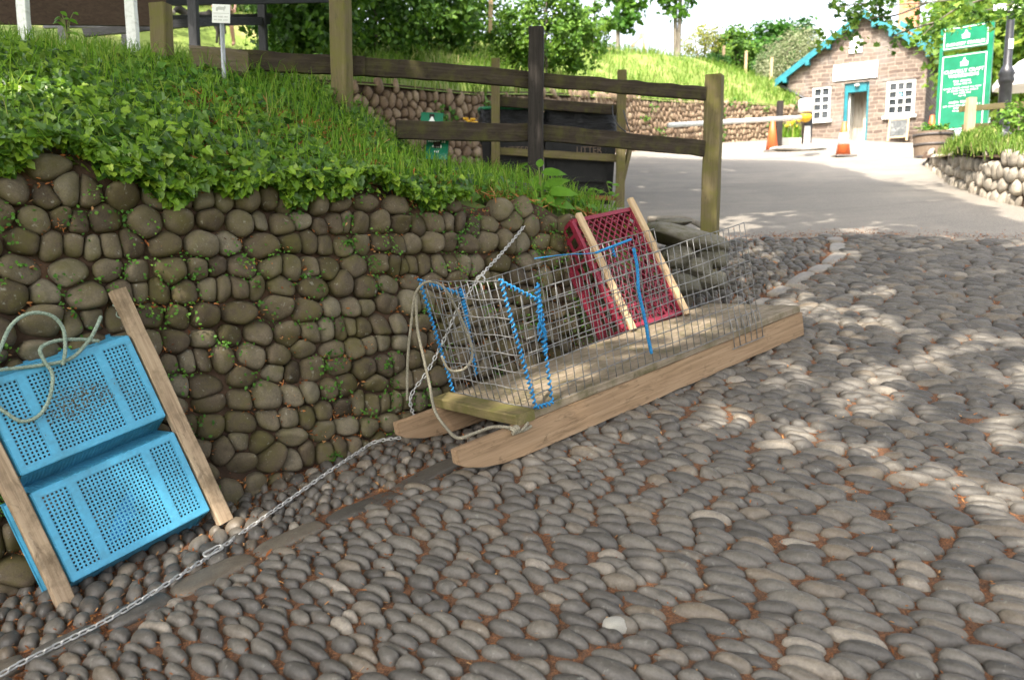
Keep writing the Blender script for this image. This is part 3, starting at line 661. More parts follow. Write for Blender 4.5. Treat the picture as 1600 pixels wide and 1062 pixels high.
c_r = on_plane(797, 664, 2, RH); XF = max(.05, c_r.x)
print('sledge len', SL, 'width', SWD, 'left runner x', LX, 'deck front x', XF)
sled = thing('cargo_sledge', 'long wooden sledge with a wire mesh cage and blue twine lashings on the cobbles', 'sledge', mat4=SM)
def runner_mesh(L, seed):
    prof = [(0, RH), (0, RH * .62), (.05, RH * .40), (.17, RH * .16), (.30, RH * .03), (.42, 0), (L, 0), (L, RH)]
    rnd = random.Random(seed); mb = MB(); n = len(prof); pts = []
    top = np.linspace(L, 0, 22)[1:-1]; bot = np.linspace(.32, L, 18)[1:-1]
    poly = [(0, RH), (0, RH * .55), (.03, RH * .40), (.12, RH * .17), (.22, RH * .04), (.32, 0)] + [(x, rnd.uniform(-.003, .003)) for x in bot] + [(L, 0), (L, RH)] + [(x, RH + rnd.uniform(-.0015, .0015)) for x in top]
    mb.prism([Vector((x, 0, z)) for x, z in poly], Vector((0, 0, 0)), Vector((0, .05, 0)))
    return mb.mesh('runner', bevel=.003)
put('runner', runner_mesh(SL, 3), M_RUNNER, sled, local=Matrix.Translation((0, 0, 0)))
put('runner', runner_mesh(SL - LX - .02, 4), M_RUNNER, sled, local=Matrix.Translation((LX, SWD - .05, 0)))
def lbeam(name, a, b, w, h, mat, up, **k):   # a, b in the sledge's own frame
    return beam(name, S(*a), S(*b), w, h, mat, sled, up=SM.to_3x3() @ Vector(up), **k)
DT = .038; zc = RH + DT / 2 + .001
lbeam('front_board', (XF + .05, -.004, zc + .005), (XF + .05, SWD + .004, zc + .005), .10, DT + .01, M_MOSSBOARD, (0, 0, 1))
nb = 4; bw = (SWD - .012) / nb
for i in range(nb): lbeam('deck_plank', (XF + .104, .006 + bw * (i + .5), zc), (SL - .008 - .01 * (i % 2), .006 + bw * (i + .5), zc), bw - .005, DT, M_DECK, (0, 0, 1), amp=.0012)
for x in (.75, 1.5): lbeam('cross_bearer', (x, .052, RH - .035), (x, SWD - .052, RH - .035), .06, .05, M_RUNNER, (0, 0, 1))
DZ = RH + DT + .003
# wire mesh cage: three panels of welded two inch mesh
WR = .0024
def panel(name, fn, nu, nv, us, vs):
    """fn(u, v) in the sledge frame; straight rods both ways with a little sag"""
    mb = MB()
    for j in range(nv + 1):
        v = vs * j / nv; mb.tube([fn(us * i / 24, v) + Vector((0, 0, .0025 * math.sin(i * .7 + j))) for i in range(25)], WR * 1.12, 5)
    for i in range(nu + 1):
        u = us * i / nu; mb.tube([fn(u, vs * j / 6) + Vector((.0018 * math.sin(i * 2.1 + j), .0015 * math.cos(i + j), 0)) for j in range(7)], WR * .95, 5)
    return put(name, mb.mesh(name, True), M_WIRE, sled, local=Matrix.Identity(4))
cR = on_plane(815, 634, 2, DZ); cF = on_plane(1187, 519, 1, .012); cT = on_plane(835, 405, 1, .004); cTF = on_plane(1163, 346, 1, .004); c2 = on_plane(862, 622, 1, .012)
print('cage', cR, cF, cT, cTF, c2)
X0, X1 = cR.x, cF.x; HS = max(.3, min(.5, (cT.z + .0) - DZ)); LEAN = (cT.x - c2.x) / max(.2, cT.z - DZ)
HF = cTF.z - DZ; LEANF = (cTF.x - cF.x) / max(.2, HF)
def right_panel(u, v):
    f = u / (X1 - X0); H = HS + (HF - HS) * f; return Vector((X0 + u + v * H * (LEAN + (LEANF - LEAN) * f), .012 - .008 * v + .006 * math.sin(u * 4), DZ - .004 + v * H))
nu = max(20, int(round((X1 - X0) / .05)))
panel('mesh_side', right_panel, nu, 8, X1 - X0, 1.0)
def left_panel(u, v):
    p = right_panel(u, v); return Vector((p.x + .01, SWD - .015 + .012 * v, p.z - .004))
panel('mesh_side', left_panel, nu, 8, X1 - X0, 1.0)
fl = on_plane(785, 440, 1, 0.0); FH = max(.25, fl.z - DZ); FL = (fl.x - X0) / FH
def front_panel(u, v): return Vector((X0 - .004 + v * FH * FL, .0 + u, DZ + .002 + v * FH))
panel('mesh_front', front_panel, max(7, int(round(SWD / .05))), 7, SWD - .005, 1.0)
# wires bent down over the far end of the runner
mb = MB()
for i in range(6):
    x = X1 - .25 + i * .05; mb.tube([Vector((x, .008, DZ + .08)), Vector((x, -.006, DZ + .01)), Vector((x, -.006, RH - .045))], WR, 5)
mb.tube([Vector((X1 - .27, -.008, RH - .045)), Vector((X1 + .01, -.008, RH - .045))], WR * 1.1, 5)
put('mesh_hem', mb.mesh('mesh_hem', True), M_WIRE, sled, local=Matrix.Identity(4))
# blue twine lashings
def twine(segs, R=.0066, r=.0046, per=44):
    mb = MB()
    for s in segs:
        L = sum((Vector(b) - Vector(a)).length for a, b in zip(s[:-1], s[1:])); mb.tube(helix(s, R, max(3, L * per)), r, 5)
    return mb
u2 = c2.x - X0
tw = twine([[front_panel(.004, 1.02), front_panel(.004, .5)], [front_panel(.004, 1.0), right_panel(u2, .9)], [front_panel(.002, .5), front_panel(.002, 0)], [front_panel(.002, .01), right_panel(u2, .0)]])
tw.tube(helix([right_panel(u2, 0), right_panel(u2, .45), right_panel(u2, 1.05)], .006, 20), .0042, 5); tw.tube(helix([right_panel(u2, .45), right_panel(u2, 1.04)], .010, 14), .005, 5)
for k in range(16):
    a = right_panel(u2, random.uniform(.62, .85)); tw.tube(smooth([a, a + Vector((random.uniform(-.03, .0), -.012, random.uniform(-.01, .02))), a + Vector((random.uniform(-.05, .01), -.016, random.uniform(-.05, -.01)))], 4), .0022, 4)
tw.obj('twine_lashing', M_TWINE, sled, True, local=Matrix.Identity(4))
bl = (front_panel(SWD - .01, 1.02), front_panel(SWD - .01, .0)); lu = .13
tw = twine([[bl[0], bl[1]], [front_panel(SWD - .01, 1.0), left_panel(lu, .92)], [left_panel(lu, .98), left_panel(lu, .62)], [left_panel(lu, .62), left_panel(lu, .1)]])
tw.tube(helix([left_panel(lu, .98), left_panel(lu, .6)], .010, 12), .005, 5)
tw.obj('twine_lashing', M_TWINE, sled, True, local=Matrix.Identity(4))
# thick twisted blue cord hanging on the side panel and the slack line to it
def uv_at(px, py):
    q = on_plane(px, py, 1, -.004); return q
k1 = [uv_at(*p) for p in ((990, 388), (996, 420), (998, 455), (1008, 500), (1013, 530), (1018, 552))]
mb = MB(); rope_mb(mb, k1, .0085, .045)
k2 = [uv_at(*p) for p in ((834, 404), (880, 398), (930, 395), (955, 385), (985, 374))]; k2 = [p + Vector((0, -.004, 0)) for p in k2]
mb.tube(smooth(k2, 8), .0024, 6); mb.tube(smooth([k2[-3], k2[-2] + Vector((0, -.004, 0)), k2[-1]], 8), .0065, 6); mb.tube(helix([k2[-2], k2[-2] + Vector((.01, 0, -.05))], .005, 4), .004, 5)
mb.obj('blue_cord', M_TWINE, sled, True, local=Matrix.Identity(4))
# pull rope looped over the front of the cage
def sp(px, py, axis, val): return on_plane(px, py, axis, val)
mb = MB()
yl = SWD - .03
A = [sp(636, 625, 1, yl + .06), sp(637, 560, 1, yl + .05), sp(643, 500, 1, yl + .02), sp(648, 462, 1, yl - .01), sp(660, 444, 1, yl - .04), sp(676, 440, 1, yl - .08), sp(694, 450, 1, yl - .09), sp(712, 480, 1, yl - .09), sp(730, 520, 1, yl - .1), sp(738, 556, 1, yl - .12), sp(724, 577, 1, yl - .12), sp(702, 578, 1, yl - .12), sp(690, 556, 1, yl - .12)]
rope_mb(mb, A, .0068)
B = [sp(650, 460, 1, yl - .005), sp(652, 510, 1, yl - .02), sp(662, 560, 1, yl - .05), sp(671, 600, 1, yl - .09), sp(679, 640, 1, yl - .2), sp(697, 668, 1, yl - .3), sp(716, 684, 1, .05), sp(740, 677, 1, .03), sp(770, 667, 1, .03), sp(797, 668, 1, -.004), sp(815, 673, 1, -.008), sp(830, 665, 1, -.008)]
rope_mb(mb, B, .0074)
kn = sp(805, 672, 1, -.008)
mb.tube(helix([kn + Vector((-.02, 0, .0)), kn + Vector((.02, 0, .004))], .013, 4), .006, 6)
rope_mb(mb, [kn + Vector((-.02, -.004, -.01)), kn + Vector((.03, -.006, -.008)), kn + Vector((.07, -.004, .012))], .007)
mb.obj('pull_rope', M_ROPE, sled, True, local=Matrix.Identity(4))

# ---------------------------------------------------------------- small sledges stood against the wall: two runners with crates between
def lattice_crate(w, h, d, mat, hole):
    """open fish crate lying with its base towards +Z (the viewer): perforated base w x h, walls going back d"""
    pass
# --- blue crates
b0 = hit(100, 933, .03); b1 = hit(352, 815, .03)
e1 = (b1 - b0); WB_ = e1.length; e1.normalize()
tR = at(122, 466, 3.08); e2 = (tR - b1); e2 = (e2 - e1 * e2.dot(e1)); LB = e2.length; e2.normalize(); e1 = (e1 + e2 * .06).normalized(); e2 = (e2 - e1 * e2.dot(e1)).normalized(); b0 = b1 - e1 * WB_; e3 = e1.cross(e2)
BM = Matrix((e1, e2, e3)).transposed().to_4x4(); BM.translation = b0
print('blue sled', WB_, LB, e3)
bs = thing('small_sledge', 'small sledge with two stacked blue perforated crates leaning on the cobble wall', 'sledge', mat4=BM, group='small sledges leaning on the wall')
for x in (.0, WB_):
    beam('runner', BM @ Vector((x, 0, 0)), BM @ Vector((x, LB, 0)), .062, .042, M_OLDSLAT, bs, up=BM.to_3x3() @ Vector((0, 0, 1)), amp=.0018)
def perforated(mb, x0, x1, y0, y1, z, pitch, hole, th=.004):
    """flat sheet with square holes: real slots between crossing strips, built as frames"""
    nx = max(1, int((x1 - x0) / pitch)); ny = max(1, int((y1 - y0) / pitch)); px, py = (x1 - x0) / nx, (y1 - y0) / ny; a = hole / 2
    base = len(mb.v)
    for j in range(ny + 1):
        for i in range(nx + 1): mb.v.append((x0 + i * px, y0 + j * py, z))
    for j in range(ny):
        for i in range(nx):
            cx, cy = x0 + (i + .5) * px, y0 + (j + .5) * py; o = len(mb.v)
            mb.v += [(cx - a, cy - a, z), (cx + a, cy - a, z), (cx + a, cy + a, z), (cx - a, cy + a, z), (cx - a, cy - a, z - th), (cx + a, cy - a, z - th), (cx + a, cy + a, z - th), (cx - a, cy + a, z - th)]
            c = [base + j * (nx + 1) + i, base + j * (nx + 1) + i + 1, base + (j + 1) * (nx + 1) + i + 1, base + (j + 1) * (nx + 1) + i]
            for k in range(4): mb.f.append([c[k], c[(k + 1) % 4], o + (k + 1) % 4, o + k]); mb.f.append([o + k, o + (k + 1) % 4, o + 4 + (k + 1) % 4, o + 4 + k])
def blue_crate(name, x0, x1, y0, y1, zf, depth, label):
    w, h = x1 - x0, y1 - y0; mb = MB(); t = .005
    # base: plain border and two ribs, three perforated fields
    bo = .022; r1, r2 = x0 + w * .24, x0 + w * .76; rw = .016
    for (a, b) in ((x0 + bo, r1 - rw), (r1 + rw, r2 - rw), (r2 + rw, x1 - bo)): perforated(mb, a, b, y0 + bo, y1 - bo, zf, .0138, .0078)
    def strip(a, b, c, d, z=zf + .003, th=.008): mb.box(((a + b) / 2, (c + d) / 2, z - th / 2), (b - a, d - c, th))
    strip(x0, x1, y0, y0 + bo); strip(x0, x1, y1 - bo, y1); strip(x0, x0 + bo, y0 + bo, y1 - bo); strip(x1 - bo, x1, y0 + bo, y1 - bo)
    strip(r1 - rw, r1 + rw, y0 + bo, y1 - bo); strip(r2 - rw, r2 + rw, y0 + bo, y1 - bo)
    # walls splay outwards towards the rim
    sp_ = .05
    def wallq(p, q, out):     # base edge p-q, going back by depth
        base = MB(); L = (q - p).length; d = (q - p).normalized(); nrm = out.normalized(); bk = (Vector((0, 0, -depth)) + nrm * sp_).normalized()
        Mx = Matrix((d, -bk, d.cross(-bk))).transposed().to_4x4(); Mx.translation = p + bk * depth
        perforated(base, .02, L - .02, .03, depth - .02, 0, .0138, .0072)
        base.box((L / 2, .015, 0), (L, .03, .012)); base.box((L / 2, depth - .01, 0), (L, .02, .007)); base.box((.01, depth / 2, 0), (.02, depth - .05, .007)); base.box((L - .01, depth / 2, 0), (.02, depth - .05, .007))
        base.box((L / 2, .004, 0), (L + .02, .008, .022))
        mb.add([Mx @ Vector(v) for v in base.v], base.f)
    a, b, c, d = Vector((x0, y0, zf)), Vector((x1, y0, zf)), Vector((x1, y1, zf)), Vector((x0, y1, zf))
    wallq(a, b, Vector((0, -1, 0))); wallq(b, c, Vector((1, 0, 0))); wallq(c, d, Vector((0, 1, 0))); wallq(d, a, Vector((-1, 0, 0)))
    return mb.obj(name, M_BLUE, bs, local=Matrix.Identity(4), label=label)
zf = .012
blue_crate('crate', .044, WB_ - .044, .075, .415, zf, .20, 'lower blue perforated crate with a torn bright blue patch')
blue_crate('crate', .044, WB_ - .044, .49, .835, zf, .20, 'upper blue perforated crate stained brown in the middle')
# stain of dried weed and a torn sheet caught inside the crates
mb = MB(); rr = random.Random(5)
for i in range(1100):
    x, y = .30 + rr.gauss(0, .08), .66 + rr.gauss(0, .03) + .02 * math.sin(i); s = rr.uniform(.0015, .0055); mb.box((0, 0, 0), (s, s * .6, .002), Matrix.Translation((x, y, zf + rr.uniform(-.004, .0025))) @ Matrix.Rotation(rr.uniform(0, 6), 4, 'Z'))
mb.obj('stain', M_DARKDIRT, bs, local=Matrix.Identity(4))
mb = MB(); 
pts = [(.20, .13), (.24, .19), (.28, .24), (.34, .28), (.36, .25), (.33, .22), (.34, .19), (.30, .18), (.27, .14)]
mb.prism([Vector((x, y, zf - .013)) for x, y in pts], Vector((0, 0, -.001)), Vector((0, 0, .002)))
M_BRIGHTBLUE = plastic('bright_blue_patch', (.02, .26, .75), (.02, .2, .55), .1)
mb.obj('torn_patch', M_BRIGHTBLUE, bs, local=Matrix.Identity(4))
mb = MB()
def onb(px, py, z=.03):
    i = BM.inverted(); o = i @ Vector((0, 0, EYE)); d = i.to_3x3() @ ray(px, py); t = (z - o.z) / d.z; return o + d * t
rope_mb(mb, [onb(*p) for p in ((-40, 610, .05), (-15, 575, .06), (0, 545, .06), (18, 508, .06), (45, 490, .07), (78, 492, .07), (98, 512, .06), (102, 545, .05), (98, 570, .035))], .0074)
rope_mb(mb, [onb(*p) for p in ((-60, 590, .03), (0, 578, .03), (60, 571, .032), (110, 560, .034), (140, 530, .036), (152, 508, .036), (158, 494, .03))], .0074)
rope_mb(mb, [onb(*p) for p in ((155, 533, .03), (125, 530, .036), (85, 533, .045), (63, 545, .05), (70, 565, .045), (82, 585, .04), (78, 620, .04), (62, 648, .034), (35, 658, .034), (10, 645, .036), (-20, 620, .036))], .0074)
for k in range(14):
    a = onb(186 + rr.uniform(-10, 10), 480 + rr.uniform(-6, 8), -.02); mb.tube(smooth([a, a + Vector((rr.uniform(-.02, .03), rr.uniform(-.03, .02), rr.uniform(-.01, .02))), a + Vector((rr.uniform(-.01, .05), rr.uniform(-.06, 0), .0))], 4), .002, 4)
mb.obj('pull_rope', M_GREENROPE, bs, True, local=Matrix.Identity(4))
mb = MB(); mb.tube(smooth([onb(*p) for p in ((198, 488, -.02), (210, 515, -.03), (215, 545, -.03), (226, 570, -.03))], 8), .0025, 5)
mb.obj('loose_string', M_ROPE, bs, True, local=Matrix.Identity(4))

# --- red crate
q0 = on_plane(990, 517, 2, DZ + .0)
q0 = SM @ Vector((q0.x, q0.y, DZ + .004)); q1l = on_plane(1074, 492, 2, DZ); q1 = SM @ Vector((q1l.x, q1l.y, DZ + .004))
e1 = q1 - q0; WR_ = e1.length; e1.normalize()
print('red sled base', SMI @ q0, SMI @ q1, WR_)
Yt = q0.y + .42
tL = at(962, 322, Yt); e2 = tL - q0; e2 = e2 - e1 * e2.dot(e1); LR = e2.length; e2.normalize(); e3 = e1.cross(e2)
RM = Matrix((e1, e2, e3)).transposed().to_4x4(); RM.translation = q0
print('red', LR, e2, [proj(RM @ Vector(p)) for p in ((0, LR, 0), (WR_, LR, 0))])
rs = thing('small_sledge', 'small sledge with one dark red lattice crate leaning behind the mesh cage', 'sledge', mat4=RM, group='small sledges leaning on the wall')
for x in (.0, WR_):
    beam('runner', RM @ Vector((x, 0, 0)), RM @ Vector((x, LR + (.03 if x else 0), 0)), .04, .03, M_SLAT, rs, up=RM.to_3x3() @ Vector((0, 0, 1)), amp=.0012)
    beam('runner_bearer', RM @ Vector((x + .004, .01, -.03)), RM @ Vector((x + .004, LR * .985, -.03)), .03, .028, M_RUNNER, rs, up=RM.to_3x3() @ Vector((0, 0, 1)), amp=.0012)
mb = MB(); x0, x1, y0, y1 = -.05, WR_ - .02, .03, LR * .955; zf = -.02; dep = .2
# diamond lattice base
def clip_seg(c, sgn):
    pts = []
    for (xx, yy) in ((x0, (c - x0) * sgn), (x1, (c - x1) * sgn)):
        if y0 <= yy <= y1: pts.append((xx, yy))
    for yy in (y0, y1):
        xx = c - yy * sgn
        if x0 < xx < x1: pts.append((xx, yy))
    return pts[:2] if len(pts) >= 2 else None
for sgn in (1.0, -1.0):
    c = -3.0
    while c < 3:
        k = 1.25
        pts = []
        for xx in (x0, x1):
            yy = (c + sgn * k * (xx - x0)); 
            if y0 <= yy <= y1: pts.append((xx, yy))
        for yy in (y0, y1):
            xx = x0 + (yy - c) / (sgn * k)
            if x0 < xx < x1: pts.append((xx, yy))
        if len(pts) >= 2 and (Vector(pts[0]) - Vector(pts[1])).length > .02:
            a, b = Vector((*pts[0], zf - .003)), Vector((*pts[1], zf - .003)); Mx, L = frame(a, b, Vector((0, 0, 1))); mb.box((L / 2, 0, 0), (L, .0075, .012 if sgn > 0 else .011), Mx)
        c += .058
def bar(a, b, w, h):
    Mx, L = frame(a, b, Vector((0, 0, 1))); mb.box((L / 2, 0, 0), (L, w, h), Mx)
for (a, b) in (((x0, y0), (x1, y0)), ((x0, y1), (x1, y1)), ((x0, y0), (x0, y1)), ((x1, y0), (x1, y1))): bar(Vector((*a, zf)), Vector((*b, zf)), .024, .018)
yb = y0 + (y1 - y0) * .17; bar(Vector((x0, yb, zf)), Vector((x1, yb, zf)), .014, .016)
for i in range(1, 12): xx = x0 + (x1 - x0) * i / 12; bar(Vector((xx, y0, zf)), Vector((xx, yb, zf)), .008, .012)
# walls with cut outs
def wall_box(c, s): mb.box(c, s)
sw = .006
for xx, sx in ((x0, -1), (x1, 1)):
    n = 9
    for i in range(n + 1): yy = y0 + (y1 - y0) * i / n; mb.box((xx + sx * .012, yy, zf - dep / 2), (sw, .022, dep))
    for zz in (zf - .012, zf - dep * .5, zf - dep * .82, zf - dep + .01): mb.box((xx + sx * .012, (y0 + y1) / 2, zz), (sw * 1.2, y1 - y0, .034 if zz < zf - .1 else .024))
    mb.box((xx + sx * .026, (y0 + y1) / 2, zf - dep), (.04, y1 - y0 + .07, .012))
for yy, sy in ((y0, -1), (y1, 1)):
    n = 7
    for i in range(n + 1): xx = x0 + (x1 - x0) * i / n; mb.box((xx, yy + sy * .012, zf - dep / 2), (.022, sw, dep))
    for zz in (zf - .012, zf - dep * .5, zf - dep * .8, zf - dep + .01): mb.box(((x0 + x1) / 2, yy + sy * .012, zz), (x1 - x0, sw * 1.2, .034))
    mb.box(((x0 + x1) / 2, yy + sy * .026, zf - dep), (x1 - x0 + .07, .04, .012))
mb.obj('crate', M_RED, rs, local=Matrix.Identity(4), bevel=.0012)
mb = MB(); mb.box(((x0 + x1) / 2 + .02, y0 - .003, zf - .028), (x1 - x0, .012, .014)); mb.obj('violet_edging', M_PURPLE, rs, local=Matrix.Identity(4)); mb = MB(); mb.box((x0 - .03, y1 + .035, zf - dep + .012), (.06, .012, .012)); mb.obj('violet_edging', M_PURPLE, rs, local=Matrix.Identity(4))

# ---------------------------------------------------------------- chains
def link_mesh(mb, M, L=.034, W=.02, r=.0032):
    pts = []; a = W / 2 - r; b = L / 2 - W / 2
    for i in range(9): th = -PI / 2 + PI * i / 8; pts.append(Vector((b + a * math.cos(th), a * math.sin(th), 0)))
    for i in range(9): th = PI / 2 + PI * i / 8; pts.append(Vector((-b + a * math.cos(th), a * math.sin(th), 0)))
    mb.tube([M @ p for p in pts], r, 6, closed=True)
def chain_mb(mb, pts, pitch=.026, scale=1.0):
    P = smooth(pts, 16); S_ = [0.0]
    for a, b in zip(P[:-1], P[1:]): S_.append(S_[-1] + (b - a).length)
    n = int(S_[-1] / pitch); roll = .4
    def pt(s):
        k = min(max(0, int(np.searchsorted(S_, s) - 1)), len(P) - 2); return P[k].lerp(P[k + 1], min(1, max(0, (s - S_[k]) / max(1e-9, S_[k + 1] - S_[k]))))
    for i in range(n):
        a, b = pt(i * pitch), pt((i + 1) * pitch); M, L = frame(a, b, Vector((0, 0, 1))); M = Matrix.Translation((a + b) / 2) @ M.to_3x3().to_4x4() @ Matrix.Rotation(roll + (PI / 2 if i % 2 else 0) + random.uniform(-.15, .15), 4, 'X'); link_mesh(mb, M, .034 * scale, .02 * scale, .0033 * scale)
ch = thing('mooring_chain', 'galvanised chain running along the cobbles at the foot of the wall from the sledge', 'chain', hit(330, 870))
mb = MB(); pts = [hit(px, py, .034 + .006 * math.sin(i * 2) + (.03 if i > 7 else 0)) for i, (px, py) in enumerate(((-60, 1092), (20, 1042), (100, 1002), (180, 961), (260, 912), (330, 866), (395, 820), (455, 778), (520, 732), (560, 706), (586, 690)))]
e = S(LX + .02, SWD - .04, .06); pts += [e]
chain_mb(mb, pts)
mb.obj('links', M_CHAIN, ch, True)
mb = MB(); a, b = hit(318, 868, .05), hit(348, 852, .052); M, L = frame(a, b, Vector((0, 0, 1))); M = Matrix.Translation((a + b) / 2) @ M.to_3x3().to_4x4() @ Matrix.Rotation(.35, 4, 'X'); link_mesh(mb, M, .082, .034, .0042)
mb.obj('joining_link', M_CHAIN, ch, True)
ct = wall_pt(np.array([float(np.interp(.42, WB[:7, 0], WS[:7]))]), np.array([1.72]), np.array([.02]))[0]
top = at(843, 322, 4.95); low = S(LX + .12, SWD - .02, RH * .6)
ch2 = thing('tether_chain', 'bright chain slung from the wall top down through the mesh cage with an open shackle', 'chain', top)
mid = at(750, 432, 4.2)
mb = MB(); chain_mb(mb, [top, top.lerp(mid, .5) + Vector((0, 0, -.015)), mid]); chain_mb(mb, [mid, at(718, 478, 4.1), at(694, 530, 4.02), at(668, 580, 3.96), at(641, 622, 3.92), low])
mb.obj('links', M_CHAIN, ch2, True)
mb = MB(); M = Matrix.Translation(at(751, 437, 4.12)) @ Matrix.Rotation(PI / 2, 4, 'X') @ Matrix.Rotation(1.3, 4, 'Z')
mb.tube([M @ Vector((.022 * math.cos(t), .022 * math.sin(t), 0)) + M.to_3x3() @ Vector((.0, .0, 0)) for t in np.linspace(-2.2, 2.2, 16)], .0048, 6)
mb.obj('shackle', M_CHAIN, ch2, True)
mb = MB(); M2 = Matrix.Translation(at(755, 449, 4.12)); mb.box((0, 0, 0), (.016, .012, .022), M2); mb.obj('rusty_tag', M_RUST, ch2, bevel=.002)
M_DARKRAIL = wood('dark_old_rail', (.016, .012, .009), (.040, .030, .022), (.085, .066, .05), moss=(.07, .065, .02), mossamt=.12, rough=.9)
M_POST = wood('green_oak_post', (.075, .06, .03), (.14, .11, .055), (.20, .165, .09), moss=(.13, .12, .03), mossamt=.2)
M_BLACKPOST = wood('blackened_post', (.012, .010, .009), (.030, .025, .022), (.06, .05, .042), rough=.85)
M_LOG = wood('split_log', (.05, .04, .028), (.13, .10, .07), (.21, .17, .12), moss=(.12, .10, .04), mossamt=.2)
M_BLACKFENCE = simple('black_stained_timber', [(.010, .010, .011), (.022, .022, .024), (.045, .045, .05)], 12, (1, 8, 8), rough=.6, bs_=.3)
M_BROWNBOARD = wood('brown_stained_board', (.045, .028, .02), (.075, .047, .033), (.10, .066, .048), rough=.7)
M_WHITEPAINT = simple('white_gloss_paint', [(.55, .55, .50), (.78, .78, .74), (.82, .82, .79)], 6, (6, 6, 1), rough=.4, bs_=.1, spec=.5)
M_WHITEBOARD = simple('white_sign_board', [(.76, .75, .72), (.83, .83, .81)], 3, rough=.5, bs_=.05)
M_GREYPOLE = simple('galvanised_pole', [(.28, .29, .30), (.42, .44, .45)], 20, rough=.45, metal=.4)
M_GREENSIGN = simple('green_sign_paint', [(.003, .11, .05), (.005, .15, .075), (.01, .20, .105)], 3, rough=.3, bs_=.05, spec=.5)
M_LETTER = simple('white_lettering', [(.72, .72, .66), (.82, .82, .78)], 9, rough=.5, bs_=0)
M_BRONZELETTER = simple('worn_bin_lettering', [(.10, .07, .05), (.17, .12, .08)], 40, rough=.7)
M_DARKLETTER = simple('grey_lettering', [(.12, .12, .12), (.2, .2, .2)], 9, rough=.5, bs_=0)
M_BIN = simple('dark_bin_plastic', [(.010, .010, .010), (.017, .016, .015), (.03, .028, .025)], 6, rough=.7, bs_=.2)
M_BAG = simple('black_bin_bag', [(.006, .006, .007), (.012, .012, .013)], 9, (1, 1, 5), rough=.3, bs_=1.0, bd=.03, spec=.35)
M_BINRIM = simple('green_bin_rim', [(.006, .10, .04), (.01, .15, .06)], 6, rough=.4)
M_TEAL = simple('teal_gloss_paint', [(.004, .10, .125), (.006, .14, .17), (.01, .18, .21)], 5, rough=.35, bs_=.1, spec=.5)
M_ORANGE = plastic('orange_cone_plastic', (.62, .13, .035), (.35, .12, .06), .2)
M_CONEWHITE = simple('reflective_white_sleeve', [(.7, .7, .68), (.82, .82, .8)], 12, rough=.35)
M_CONEBASE = simple('cone_rubber_foot', [(.10, .09, .08), (.2, .18, .16)], 12, rough=.85)
M_YELLOW = simple('yellow_counterweight', [(.62, .33, .02), (.75, .45, .04)], 9, rough=.45)
M_CONCRETE = simple('weathered_concrete', [(.26, .24, .2), (.38, .36, .32), (.46, .44, .40)], 9, rough=.9, bs_=.5)
M_BARREL = wood('barrel_oak', (.10, .07, .05), (.19, .14, .10), (.27, .21, .155), rough=.8)
M_HOOP = simple('barrel_hoop', [(.05, .05, .05), (.12, .10, .09)], 20, rough=.6, metal=.4)
M_LAMPBLACK = simple('black_cast_iron', [(.012, .012, .014), (.03, .03, .034)], 14, rough=.35, spec=.5)
M_SLATE = simple('chalkboard_face', [(.04, .045, .045), (.09, .095, .095), (.24, .24, .23)], 7, rough=.8, dist=1.2)
M_GLASS = simple('dark_window_pane', [(.02, .025, .03), (.06, .065, .07)], 3, rough=.08, bs_=0, spec=.6)
M_INTERIOR = simple('shop_interior', [(.25, .2, .15), (.6, .55, .45)], 2.5, (4, 4, .6), rough=.8, bs_=0)
M_TILE = simple('grey_roof_slate', [(.12, .12, .12), (.22, .21, .2)], 4, rough=.7)
M_BRICKRED = simple('chimney_brick', [(.28, .11, .06), (.40, .18, .10), (.46, .25, .16)], 9, rough=.85)
M_SKIN = simple('skin', [(.42, .22, .15), (.52, .30, .21)], 9, rough=.5, bs_=.1)
M_DONKEY = simple('grey_brown_coat', [(.018, .015, .013), (.04, .034, .03), (.085, .075, .065)], 5, rough=.9)
M_MUZZLE = simple('pale_muzzle', [(.25, .21, .18), (.4, .35, .3)], 9, rough=.9)
